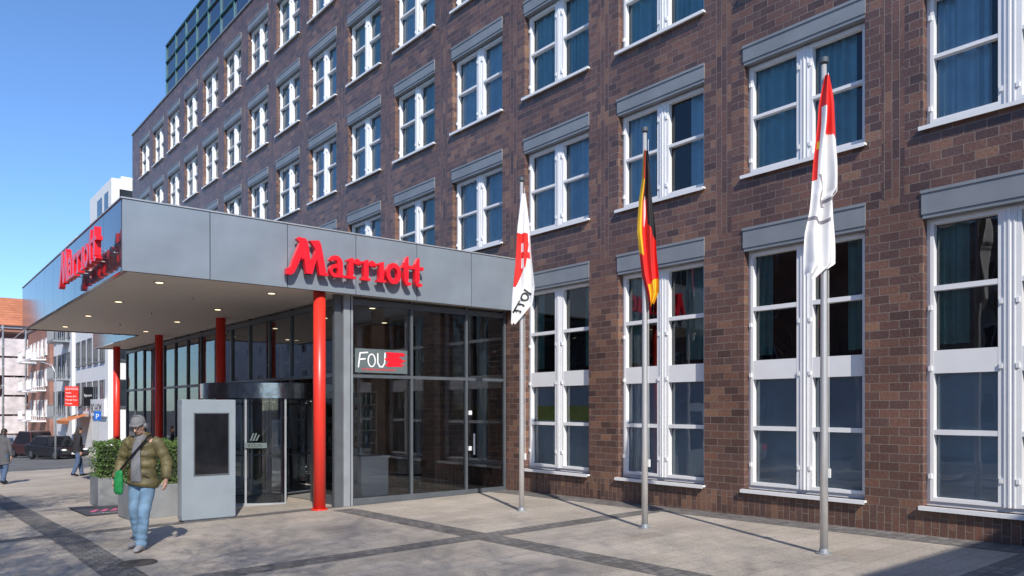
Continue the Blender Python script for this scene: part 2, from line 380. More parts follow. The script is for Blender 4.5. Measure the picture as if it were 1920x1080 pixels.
simple_building("shadow_casting_block",4.2,11.8,-16,-6.1,-.1,8.6,pgrey,"unseen low grey block added to shade the paving corner",[('x-',-14+i*2.6,z) for i in range(3) for z in (1.2,4.6)])  # block added behind the camera, sized to cast the solid shadow on the paving
simple_building("apartment_building",-30,-18,-20,18,-.4,11.0,pbeige,"beige plastered apartment building across the street",[('x+',-16+i*3.4,z) for i in range(10) for z in (1.2,4.5,7.8)])
simple_building("apartment_building",-30,-18,18.2,52,-1.4,12.5,redbrick,"red brick apartment building across the street",[('x+',20.5+i*3.3,z) for i in range(9) for z in (1,4.3,7.6,10.2)])
simple_building("apartment_building",-30,-18,52.2,100,-2.4,11,pwhite,"white plastered apartment building across the street",[('x+',55+i*4,z) for i in range(11) for z in (1,4.3,7.6)])
shopw=[('x-',59.7+i*2.2,z) for i in range(5) for z in (2.0,5.2,8.4,11.4)]
e1=simple_building("street_building",11.5,22,58,70,-2.2,14.2,pwhite,"pale rendered building with shops and a roof terrace",shopw+[('y-',12.8,z) for z in (2,5.2,8.4,11.4)],wmat=dfr,wsize=(1.5,1.9))
b=MB(); b.box(-5.0,5,-5.8,1.5,16.63,19.9); b.box(-4.2,5,1.52,5.5,16.63,18.6); b.box(-4.0,2,-4,-1,19.92,20.6); b.obj("roof_storey",pwhite,e1)
b=MB(); b.box(-5.02,-5.0,-4.8,-3.6,17,19.2); b.box(-5.02,-5.0,-2.8,-1.2,17,19.2); b.box(-4.5,-3.6,-5.83,-5.8,17,19.2); b.obj("terrace_window",winopq,e1)
b=MB()
for i in range(13): b.box(-5.35,-5.31,-5.9+i*.95,-5.86+i*.95,16.6,17.6)
b.box(-5.36,-5.30,-5.9,5.6,17.55,17.6); b.obj("roof_railing",dfr,e1)
e2=simple_building("street_building",11.3,22,70.1,79,-2.2,13.2,pwhite,"white apartment building with stacked balconies",[('x-',71.5+i*2.2,z) for i in range(4) for z in (1.5,4.6,7.7,10.2)],wmat=dfr,wsize=(1.4,1.9))
b=MB(); b.box(-5.0,4,-4.2,1,15.63,18.0); b.obj("roof_storey",pwhite,e2)
def balcony(par,x,y,z,w,mt):
    q=MB(); q.box(x-1.2,x,y-w/2,y+w/2,z-.12,z)
    q.box(x-1.22,x-1.17,y-w/2,y+w/2,z,z+.06); q.box(x-1.22,x-1.17,y-w/2,y+w/2,z+.95,z+1)
    for i in range(int(w/.14)+1): q.box(x-1.21,x-1.18,y-w/2+i*.14,y-w/2+i*.14+.03,z,z+.97)
    for i in range(9): q.box(x-1.18+i*.14,x-1.15+i*.14,y-w/2,y-w/2+.03,z,z+.97)
    return q.obj("balcony",mt,par)
for z in (3.4,6.5,9.6,12.6): balcony(e2,-5.35,-2,z,3,alu)
e3=simple_building("street_building",11.0,20,79.2,93,-2.2,9.6,redbrick,"red brick building with white balconies along the street",[('x-',81+i*2.4,z) for i in range(5) for z in (1.2,4,6.8)])
for z in (3,5.8,8.6): balcony(e3,-4.5,-3.5,z,3,white); balcony(e3,-4.5,2.5,z,3,white)
e4=simple_building("street_building",-6,12.5,96,106,-2.2,10.4,redbrick,"red brick building with an orange tiled roof",[('y-',-4+i*2.4,z) for i in range(7) for z in (1.2,4.2,7.2)])
tile=brickmat("roof_tiles",[(.55,.18,.08),(.64,.24,.11),(.58,.20,.10)],(.25,.09,.05),.25,.3,.02,axis='wall')
b=MB(); b.quad((-9.5,-5.3,12.8),(9.5,-5.3,12.8),(9.5,0,16.3),(-9.5,0,16.3)); b.quad((-9.5,0,16.3),(9.5,0,16.3),(9.5,5.3,12.8),(-9.5,5.3,12.8))
n0=len(b.v); b.v+=[(9.4,-5.3,12.8),(9.4,5.3,12.8),(9.4,0,16.3),(-9.4,-5.3,12.8),(-9.4,5.3,12.8),(-9.4,0,16.3)]; b.f+=[(n0,n0+1,n0+2),(n0+3,n0+5,n0+4)]; b.m+=[0,0]
b.obj("tiled_roof",tile,e4)
sx=empty("scaffold",(7,94.6,gz(7,94)),"metal scaffold with pale netting on a brick facade","scaffold")
b=MB()
for i in range(7):
    x=-6+i*2
    for y in (0,1): b.tube((x,y,0),(x,y,12.6),.05,.05,6)
for j in range(7):
    for y in (0,1): b.tube((-6,y,j*2+.3),(6,y,j*2+.3),.045,.045,6)
for i in range(6):
    for j in range(6): b.tube((-6+i*2,0,j*2+.3),(-4+i*2,0,j*2+2.3),.035,.035,5)
b.obj("frame",lfr,sx)
b=MB()
for j in range(7): b.box(-6,6,.05,.95,j*2+.2,j*2+.26)
b.obj("platform",mat("scaffold_planks",(.45,.12,.09),.7),sx)
nt_=mat("scaffold_netting",(.62,.56,.56),.9,var=.25,scale=1.2)
b=MB()
for i in range(6):
    for j in range(5): 
        if (i*5+j*3)%7: b.quad((-5.9+i*2,-.1,j*2+1.4),(-4.1+i*2,-.1,j*2+1.4),(-4.1+i*2,-.12,j*2+3.2),(-5.9+i*2,-.12,j*2+3.2))
b.obj("netting",nt_,sx)
# ------------------------------------------------------------ ENTRANCE PAVILION
pv=empty("entrance_pavilion",(0,0,0),"glazed hotel entrance pavilion with flat grey canopy","canopy")
CY=14.6; CX=3.11; CE=27.5; ZB,ZT=4.29,5.54
b=MB(); b.box(CX+.06,D-.02,CY+.06,CE-.06,ZB+.12,ZT-.05); b.box(6.4,D-.02,CE-.05,34.4,ZB+.12,ZT-.05); b.obj("canopy_roof",asphalt,pv)
b=MB()
b.quad((CX+.06,CY+.06,ZB+.03),(CX+.06,CE-.06,ZB+.03),(D-.01,CE-.06,ZB+.03),(D-.01,CY+.06,ZB+.03))
b.quad((6.4,CE-.05,ZB+.03),(6.4,34.4,ZB+.03),(D-.01,34.4,ZB+.03),(D-.01,CE-.05,ZB+.03))
b.obj("soffit",soff,pv)
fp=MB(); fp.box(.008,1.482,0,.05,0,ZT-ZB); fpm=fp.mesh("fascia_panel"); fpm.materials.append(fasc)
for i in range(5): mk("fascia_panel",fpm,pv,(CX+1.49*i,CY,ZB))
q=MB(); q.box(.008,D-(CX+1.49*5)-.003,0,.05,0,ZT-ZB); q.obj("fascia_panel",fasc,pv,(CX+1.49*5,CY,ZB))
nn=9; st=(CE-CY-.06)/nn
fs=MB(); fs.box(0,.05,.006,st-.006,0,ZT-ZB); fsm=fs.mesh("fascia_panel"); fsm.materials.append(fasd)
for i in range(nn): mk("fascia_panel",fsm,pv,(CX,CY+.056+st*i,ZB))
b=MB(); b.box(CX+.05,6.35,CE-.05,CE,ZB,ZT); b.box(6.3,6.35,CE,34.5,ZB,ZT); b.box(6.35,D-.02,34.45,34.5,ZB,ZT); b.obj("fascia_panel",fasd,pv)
b=MB(); b.box(CX-.02,D-.03,CY-.02,CY+.1,ZT+.002,ZT+.025); b.box(CX-.02,CX+.1,CY+.1,CE,ZT+.002,ZT+.025); b.obj("roof_edge_trim",lfr,pv)
b=MB(); b.box(CX+.05,D-.02,CY+.052,CY+.12,ZB+.005,ZB+.1); b.box(CX+.052,CX+.12,CY+.12,CE-.05,ZB+.005,ZB+.1); b.obj("fascia_backing",black,pv)
dl=MB(); dl.tube((0,0,0),(0,0,-.015),.10,.10,20); dm=dl.mesh("downlight"); dm.materials.append(lfr)
dd=MB(); dd.tube((0,0,-.016),(0,0,-.019),.07,.07,20); dm2=dd.mesh("lamp_lens"); dm2.materials.append(lamp)
for x in (4.0,6.2):
    for y in (15.7,19.1,22.5,25.9):
        o=mk("downlight",dm,pv,(x,y,ZB+.03)); mk("lamp_lens",dm2,o)
for x in (9,10.8):
    for y in (16.5,19.1,22.5,25.9):
        o=mk("downlight",dm,pv,(x,y,ZB+.03)); mk("lamp_lens",dm2,o)
b=MB()
for x,y in ((5.1,17.4),(5.1,20.8),(5.1,24.2)): b.tube((x,y,ZB+.03),(x,y,ZB-.03),.03,.02,8)
b.obj("sprinkler",chrome,pv)
for i in range(4):
    y=14.85+i*6.1; g0=gz(6.88,y)
    q=MB(); q.tube((0,0,-.1),(0,0,ZB+.03-g0),.125,.125,32); q.tube((0,0,0),(0,0,.03),.17,.17,32)
    o=q.obj("column",redp,pv,(6.88,y,g0)); 
    for pz in o.data.polygons: pz.use_smooth=len(pz.vertices)==4
GX,GY=7.57,15.0; fy=[GX,9.16,10.68,D-.05]
b=MB(); l=MB()
l.box(GX-.10,GX+.05,GY-.06,GY+.10,-.9,ZB+.02); l.box(GX+.075,GX+.12,GY-.055,GY+.05,-.9,ZB+.02)
b.box(GX-.28,GX-.13,GY+.0,GY+.1,-.9,ZB+.02)
for x in (9.16,10.68,D-.06): b.box(x-.03,x+.03,GY-.05,GY+.05,-.5,ZB+.02)
for z,h in ((2.6,.07),(ZB-.1,.12)): b.box(GX+.13,D-.1,GY-.045,GY+.045,z-h/2,z+h/2)
b.box(GX+.13,D-.1,GY-.06,GY+.06,-.5,gz(9.5,15)+.13)
ys=[15.1+i*1.39 for i in range(15)]
for i,y in enumerate(ys):
    if 17<y<19.8: 
        b.box(GX-.04,GX+.04,y-.03,y+.03,2.62,ZB+.02)
    else: b.box(GX-.05,GX+.05,y-.035,y+.035,-1.2,ZB+.02)
for z,h in ((2.63,.08),(ZB-.09,.12)): b.box(GX-.045,GX+.045,15.1,34.56,z-h/2,z+h/2)
b.box(GX-.06,GX+.06,15.1,16.7,-.9,0); b.box(GX-.06,GX+.06,19.8,34.56,-1.2,0)
b.box(GX-.05,D-.05,34.5,34.56,2.6,2.7); b.obj("glazing_frame",dfr,pv); l.obj("corner_post",post_m,pv)
for i in range(3):
    for z0,z1 in ((-.3,2.57),(2.63,4.2)):
        q=MB(); q.quad((fy[i]+.03,GY,z0),(fy[i+1]-.03,GY,z0),(fy[i+1]-.03,GY,z1),(fy[i]+.03,GY,z1)); q.obj("glass_pane",gpav,pv)
q=MB(); q.box(10.72,10.80,GY-.09,GY-.05,.9,1.0); q.box(10.72,10.80,GY-.09,GY-.05,1.75,1.85); q.box(10.84,10.87,GY-.12,GY-.09,.8,1.3); q.obj("door_handle",white,pv)
for i in range(14):
    for z0,z1 in ((-.8,2.59),(2.67,4.2)):
        if z0<0 and 16.3<ys[i]<19.8: continue
        q=MB(); q.quad((GX,ys[i]+.03,z0),(GX,ys[i]+.03,z1),(GX,ys[i+1]-.03,z1),(GX,ys[i+1]-.03,z0)); q.obj("glass_pane",gpav,pv)
b=MB(); b.quad((GX,34.53,-1.2),(D,34.53,-1.2),(D,34.53,ZB),(GX,34.53,ZB)); b.obj("end_wall",pbeige,pv)
b=MB(); b.box(10.45,11.4,16.0,16.6,-.5,ZB+.02); b.box(10.45,11.3,22.4,23.0,-.8,ZB+.02); b.box(9.3,9.9,27,27.6,-.9,ZB+.02); b.obj("brick_pier",brick,pv)
b=MB(); b.box(10.0,11.85,19.5,19.7,-.5,ZB); b.box(8.2,9.8,25.2,25.4,-.8,ZB); b.obj("partition_wall",mat("warm_timber",(.30,.17,.10),.4,var=.3,scale=2),pv)
fl=sheet("lobby_floor",GX+.06,D-.01,15.06,34.4,.012,mat("stone_floor",(.40,.38,.35),.2,var=.2))
DX,DY,DR=7.15,18.25,1.5; g0=gz(DX,DY)
rd=bpy.data.objects.new("revolving_door",None); COL.objects.link(rd); rd.parent=pv; rd.location=(DX,DY,g0)
def ring(mb,r0,r1,z0,z1,a0,a1,n=48,m=0):
    for i in range(n):
        t0=rad(a0+(a1-a0)*i/n); t1=rad(a0+(a1-a0)*(i+1)/n)
        c=lambda r,t,z:(r*math.cos(t),r*math.sin(t),z)
        mb.quad(c(r1,t0,z0),c(r1,t1,z0),c(r1,t1,z1),c(r1,t0,z1),m); mb.quad(c(r0,t0,z0),c(r0,t0,z1),c(r0,t1,z1),c(r0,t1,z0),m)
        mb.quad(c(r0,t0,z1),c(r1,t0,z1),c(r1,t1,z1),c(r0,t1,z1),m); mb.quad(c(r0,t0,z0),c(r0,t1,z0),c(r1,t1,z0),c(r1,t0,z0),m)
q=MB(); ring(q,DR-.1,DR+.06,2.42,2.76,0,360,96); me=q.mesh("drum_band"); bm=bmesh.new(); bm.from_mesh(me); bmesh.ops.remove_doubles(bm,verts=bm.verts,dist=.0005); bm.to_mesh(me); bm.free(); me.materials.append(dchrome)
for pz in me.polygons: pz.use_smooth=True
es=mk("drum_band",me,rd); mo=es.modifiers.new("e",'EDGE_SPLIT'); mo.split_angle=rad(40)
q=MB(); q.tube((0,0,2.765),(0,0,2.775),DR,DR,48); q.obj("drum_roof",dfr,rd)
q=MB(); ring(q,DR-.03,DR+.03,0,.07,95,262); ring(q,DR-.03,DR+.03,0,.07,-60,85)
for a in (-60,-25,12,50,85,95,130,165,197,229,262): q.box(DR*math.cos(rad(a))-.02,DR*math.cos(rad(a))+.02,DR*math.sin(rad(a))-.02,DR*math.sin(rad(a))+.02,0,2.42)
q.obj("drum_frame",lfr,rd)
q=MB()
for a0,a1 in ((95,262),(-60,85)):
    n=36
    for i in range(n):
        t0=rad(a0+(a1-a0)*i/n); t1=rad(a0+(a1-a0)*(i+1)/n)
        q.quad((DR*math.cos(t0),DR*math.sin(t0),.07),(DR*math.cos(t1),DR*math.sin(t1),.07),(DR*math.cos(t1),DR*math.sin(t1),2.41),(DR*math.cos(t0),DR*math.sin(t0),2.41))
me=q.mesh("curved_glass"); bm=bmesh.new(); bm.from_mesh(me); bmesh.ops.remove_doubles(bm,verts=bm.verts,dist=.0005); bm.to_mesh(me); bm.free(); me.materials.append(gdoor)
for pz in me.polygons: pz.use_smooth=True
mk("curved_glass",me,rd)
for a in (20,140,260):
    u=Vector((math.cos(rad(a)),math.sin(rad(a)),0)); q=MB(); s=MB()
    for r in (.05,DR-.12): q.tube(u*r+Vector((0,0,.05)),u*r+Vector((0,0,2.35)),.025,.025,8)
    for z in (.08,1.05,2.3): q.tube(u*.05+Vector((0,0,z)),u*(DR-.12)+Vector((0,0,z)),.02,.02,8)
    s.quad(u*.05+Vector((0,0,.1)),u*(DR-.12)+Vector((0,0,.1)),u*(DR-.12)+Vector((0,0,2.3)),u*.05+Vector((0,0,2.3)))
    o=q.obj("door_wing",dfr,rd); s.obj("glass_pane",gdoor,o)
stick=mat("pale_sticker",(.13,.165,.16),.6); ink=mat("dark_ink",(.03,.035,.035),.6)
cam_rot=-math.atan2(.6279,.7783)
a=-122
px_,py_=(DR+.045)*math.cos(rad(a)),(DR+.045)*math.sin(rad(a)); rz=rad(a)+math.pi/2
st_=empty("door_sticker",(DX+px_,DY+py_,g0+1.32),"pale strip with city name on curved door glass","sticker",rot=(0,0,rz))
q=MB(); q.box(-.24,.24,0,.004,-.015,.10); q.obj("strip",stick,st_)
text("lettering","KÖLN",.11,ink,st_,(-.17,-.004,.005),(rad(90),0,0),.001)
q=MB(); 
for i in range(3): q.poly([(-.10+i*.06,.0),(-.06+i*.06,.0),(.0+i*.06,.17-.04*(i==2)),(-.03+i*.06,.17-.04*(i==2))],0+i*.0005,.003+i*.0005)
q.obj("emblem",stick,st_,(-.03,-.004,.15),rot=(rad(90),0,0))
# ------------------------------------------------------------ LETTER SIGN
def marriott(e,rot):
    xh=.43
    def new(): return MB()
    def fin(mb,nm="letter"): 
        return mb.obj(nm,redl,e,rot=rot)
    z0,z1=0,.11
    def serif(mb,x,wd,y=0,k=.0011): mb.poly([(x-wd/2,y),(x+wd/2,y),(x+wd/2,y+.05),(x-wd/2,y+.05)],z0,z1-k)
    m=new()
    m.poly([(-.04,-.05),(.05,-.06),(.13,-.02),(.20,.10),(.38,.47),(.33,.60),(.27,.60),(.10,.22),(.05,.09),(-.04,.06)],z0,z1)
    m.poly([(.27,.60),(.19,.66),(.24,.70),(.40,.69),(.46,.63),(.56,.0),(.42,.0),(.33,.52)],z0,z1-.002)
    m.poly([(.42,.0),(.56,.0),(.66,.28),(.70,.42),(.64,.50),(.60,.36)],z0,z1-.004)
    m.poly([(.56,.60),(.50,.66),(.72,.69),(.77,.62),(.90,.06),(.95,.06),(.95,0),(.74,0),(.64,.50)],z0,z1-.006)
    m.poly([(.33,.26),(.46,.40),(.44,.50),(.30,.34)],z0,z1-.008)
    fin(m)
    def r(x):
        m=new(); m.poly([(x,.03),(x+.12,.03),(x+.12,xh),(x+.08,xh),(x-.05,xh-.05),(x-.05,xh-.09),(x,xh-.08)],z0,z1); serif(m,x+.055,.24)
        m.arc(x+.22,xh-.17,.125,.165,150,40,.09,.115,z0,z1-.002,n=10); m.ell((x+.30,xh-.085,.05),(.06,.06,.055)); fin(m)
    x=.98; m=new()
    m.arc(x+.15,.125,.155,.135,0,360,.075,.075,z0,z1,n=24)
    m.arc(x+.15,xh-.14,.17,.145,165,0,.075,.12,z0,z1-.002,n=16)
    m.poly([(x+.20,.06),(x+.21,0),(x+.38,0),(x+.38,.05),(x+.325,.06),(x+.325,xh-.13),(x+.20,xh-.13)],z0,z1-.0035)
    m.poly([(x+.05,.22),(x+.21,.26),(x+.21,.20),(x+.08,.18)],z0,z1-.005); fin(m)
    r(1.45); r(1.84)
    x=2.25; m=new(); m.poly([(x,.03),(x+.12,.03),(x+.12,xh),(x+.08,xh),(x-.06,xh-.05),(x-.06,xh-.09),(x,xh-.08)],z0,z1); serif(m,x+.06,.24); fin(m)
    x=2.64; m=new(); m.arc(x,xh/2,.205,.225,0,360,.105,.105,z0,z1,n=30); fin(m)
    for x in (2.93,3.24):
        m=new(); m.poly([(x,.1),(x+.12,.1),(x+.12,.62),(x+.08,.62),(x,.48)],z0,z1); m.poly([(x-.07,xh-.07),(x+.24,xh-.07),(x+.24,xh),(x-.05,xh)],z0,z1-.002)
        m.arc(x+.12,.12,.12,.13,180,320,.11,.06,z0,z1-.003,n=12); fin(m)
    b_=MB(); 
    for x in (.3,.8,1.2,1.5,1.9,2.3,2.6,3.0,3.3): b_.tube((x,.2,-.1),(x,.2,.02),.012,.012,6)
    b_.obj("standoff",lfr,e,rot=rot)
s1=empty("hotel_sign",(6.02,CY-.10,4.57),"red raised hotel letters on the sunlit grey fascia","sign"); marriott(s1,(rad(90),0,0)); s1.scale=(.89,1,1.0)
s2=empty("hotel_sign",(CX-.16,19.2,4.55),"red raised hotel letters on the dark side fascia","sign"); marriott(s2,(rad(90),0,rad(-90))); s2.scale=(1,1.12,1.0)
fb=empty("restaurant_sign",(7.76,GY-.012,2.68),"restaurant banner with white letters and red brushstroke on glass","sign")
q=MB(); q.box(0,1.3,0,.004,0,.52); q.obj("panel",mat("banner_grey",(.12,.15,.155),.5),fb)
wlet=mat("white_lettering",(.9,.9,.9),.6)
def stroke(mb,pts,w,z): 
    for a_,b_ in zip(pts,pts[1:]):
        a_=Vector(a_);b_=Vector(b_); d_=(b_-a_).normalized(); n_=Vector((-d_.y,d_.x))*w/2; a_=a_-d_*w*.4;b_=b_+d_*w*.4
        mb.poly([tuple(a_-n_),tuple(b_-n_),tuple(b_+n_),tuple(a_+n_)],z,z+.002); z+=.0003
q=MB(); stroke(q,[(.08,.12),(.12,.42),(.30,.44)],.03,0); stroke(q,[(.10,.28),(.24,.30)],.03,.001)
q.arc(.40,.27,.10,.15,0,360,.03,.026,0,.002); stroke(q,[(.55,.42),(.55,.22),(.60,.14),(.67,.14),(.72,.22),(.73,.44)],.03,0)
q.obj("lettering",wlet,fb,(0,-.001,0),rot=(rad(90),0,0))
q=MB()
for i in range(12):
    zz=.14+i*.026; a0=.76+R.uniform(-.07,.07); a1=1.24+R.uniform(-.14,.04)
    q.poly([(a0,zz),(a1,zz+.015),(a1-.04,zz+.035),(a0+.03,zz+.04)],i*.0004,.003+i*.0004)
q.obj("brushstroke",redl,fb,(0,-.001,0),rot=(rad(90),0,0))
text("small_lettering","ROTISSERIE BAR RESTAURANT",.062,redl,fb,(.16,-.003,.05),(rad(90),0,0),.001)
cs=empty("display_counter",(8.75,16.2,gz(9.0,16.2)),"white display counter standing inside the lobby","counter")
q=MB(); q.box(-.35,.35,-.3,.3,.08,.95); q.box(-.38,.38,-.33,.33,.952,1.0); q.box(-.3,.3,-.25,.25,0,.08); q.obj("body",white,cs,bevel=.01)
def shelf(x,y):
    sh=empty("bottle_shelf",(x,y,gz(x,y)),"tall shelf filled with wine bottles inside the lobby","shelf")
    q=MB(); q.box(-.8,.8,.15,.2,0,2.6)
    for xx in (-.8,0,.76): q.box(xx,xx+.04,-.15,.15,0,2.6)
    for j in range(8): q.box(-.76,.76,-.14,.145,.3+j*.32,.33+j*.32)
    q.obj("frame",mat("shelf_wood",(.30,.24,.19),.5),sh)
    q=MB()
    for j in range(7):
        for i in range(11):
            xx=-.7+i*.14; 
            if abs(xx-.02)<.05: continue
            z=.332+j*.32; q.tube((xx,0,z),(xx,0,z+.17),.035,.035,8,R.randrange(3)); q.tube((xx,0,z+.17),(xx,0,z+.26),.03,.012,8,R.randrange(3))
    o=q.obj("bottles",[mat("bottle_glass",(.04,.09,.05),.1),mat("bottle_label",(.5,.48,.42),.6),mat("bottle_brown",(.08,.03,.015),.1)],sh); o["kind"]="stuff"
shelf(8.75,17.4); shelf(9.6,20.6)
for (x,y) in ((10.0,18.3),(9.7,22.3),(9.9,16.3)):
    c=empty("lounge_chair",(x,y,gz(x,y)),"dark upholstered chair inside the lobby","chair",group="chairs inside the lobby",rot=(0,0,R.uniform(0,3)))
    q=MB(); q.box(-.3,.3,-.3,.3,.3,.48); q.box(-.3,.3,.22,.3,.48,.95); q.box(-.34,-.28,-.3,.3,.48,.66); q.box(.28,.34,-.3,.3,.48,.66); q.obj("seat",black,c,bevel=.03)
    for sx_ in (-.26,.26):
        for sy in (-.26,.26): q=MB(); q.tube((sx_,sy,0),(sx_,sy,.3),.018,.022,8); q.obj("leg",chrome,c)
# ------------------------------------------------------------ KIOSK
def gp(px,py):
    rr=(px-960)/1444; dn=(py-766)/1444; d=10
    for _ in range(20):
        X=d*(.6279+.7783*rr); Y=d*(.7783-.6279*rr); d=(1.9-gz(X,Y))/dn
    return X,Y,d
kx,ky=4.73,15.05; kg=gz(kx,ky)
kk=empty("information_kiosk",(kx,ky,kg),"freestanding grey information kiosk with black screen","kiosk")
q=MB(); q.box(-.5,.5,0,.30,.03,2.30); q.obj("body",kioskm,kk,bevel=.012)
q=MB(); q.box(-.46,.46,.02,.28,-.03,.03); q.obj("base",dfr,kk)
q=MB(); q.box(-.27,.35,-.012,.0,.88,2.03); q.obj("screen",screen,kk)
q=MB(); 
for a in ((-.29,-.27,.86,2.05),(.35,.37,.86,2.05),(-.27,.35,.86,.88),(-.27,.35,2.03,2.05)): q.box(a[0],a[1],-.016,0,a[2],a[3])
q.obj("screen_frame",dfr,kk)
q=MB(); q.box(-.506,-.5,.05,.25,.1,2.2); q.obj("side_panel",alu,kk)
X,Y,d=gp(192,957)
mx=empty("door_mat",(X,Y,gz(X,Y)+.012),"dark entrance mat with pink emblem and lettering","mat",rot=(-.025,.012,0))
q=MB(); q.box(-.5,.5,-1.1,1.1,0,.010); q.obj("rug",mat("mat_fibre",(.06,.06,.075),.95,bump=.4),mx)
text("lettering","MARRIOTT",.13,white,mx,(-.36,-.85,.012),(0,0,0),.0005)
pink=mat("pink_print",(.6,.12,.24),.9)
q=MB()
for i in range(3): q.poly([(-.3+i*.2,0),(-.18+i*.2,0),(.0+i*.2,.5),(-.1+i*.2,.5)],i*.0005,.001+i*.0005)
q.obj("emblem",pink,mx,(-.05,-.45,.011))
for (x,y) in ((2.6,11.3),):
    c=empty("manhole_cover",(x,y,gz(x,y)+.006),"round cast iron manhole cover set in the paving","manhole cover",rot=(-.013,-.015,0))
    q=MB(); ring(q,.22,.25,0,.008,0,360,32); q.tube((0,0,0),(0,0,.004),.215,.215,32)
    for i in range(6): q.box(-.16,.16,-.17+i*.06,-.15+i*.06,.004,.008)
    q.obj("cover",mat("cast_iron",(.12,.10,.085),.6,metal=.3),c)
# ------------------------------------------------------------ PLANTERS
leafm=mat("hedge_leaf",(.085,.15,.035),.6,var=.5,scale=9); soil=mat("soil",(.05,.04,.03),.95)
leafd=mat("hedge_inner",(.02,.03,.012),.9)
def planter(x,y,w_,d_,hp,hh):
    g=gz(x,y)
    e=empty("planter",(x,y,g),"square grey concrete planter with a clipped green hedge","planter",group="hedge planters by the entrance")
    q=MB(); W,DD=w_/2,d_/2; t=.05
    q.box(-W,W,-DD,-DD+t,0,hp); q.box(-W,W,DD-t,DD,0,hp); q.box(-W,-W+t,-DD+t,DD-t,0,hp); q.box(W-t,W,-DD+t,DD-t,0,hp); q.box(-W+t,W-t,-DD+t,DD-t,-.02,.05)
    q.obj("tub",concrete,e,bevel=.01)
    q=MB(); q.box(-W+t+.002,W-t-.002,-DD+t+.002,DD-t-.002,.06,hp-.05); q.obj("soil",soil,e)
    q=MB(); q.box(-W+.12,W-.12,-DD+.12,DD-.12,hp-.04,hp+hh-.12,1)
    for i in range(5200):
        p=[R.uniform(-1,1),R.uniform(-1,1),R.uniform(-1,1)]
        ax=R.randrange(3)
        if R.random()<.75: p[ax]=math.copysign(R.uniform(.82,1.03),p[ax])
        c=Vector((p[0]*(W-.02),p[1]*(DD-.02),hp+hh/2+p[2]*hh/2))
        nv=noise.noise(c*4)*.11; c+=Vector((p[0],p[1],p[2]))*nv
        if c.z<hp-.03: continue
        a=Vector((R.gauss(0,1),R.gauss(0,1),R.gauss(0,1))).normalized(); bb=a.orthogonal().normalized(); s=R.uniform(.02,.036)
        q.quad(c-a*s,c-bb*s*.5,c+a*s,c+bb*s*.5,0)
    q.obj("hedge",[leafm,leafd],e)
planter(4.22,20.4,.95,.95,.68,.82); planter(4.15,16.85,1.05,1.05,.68,.85)
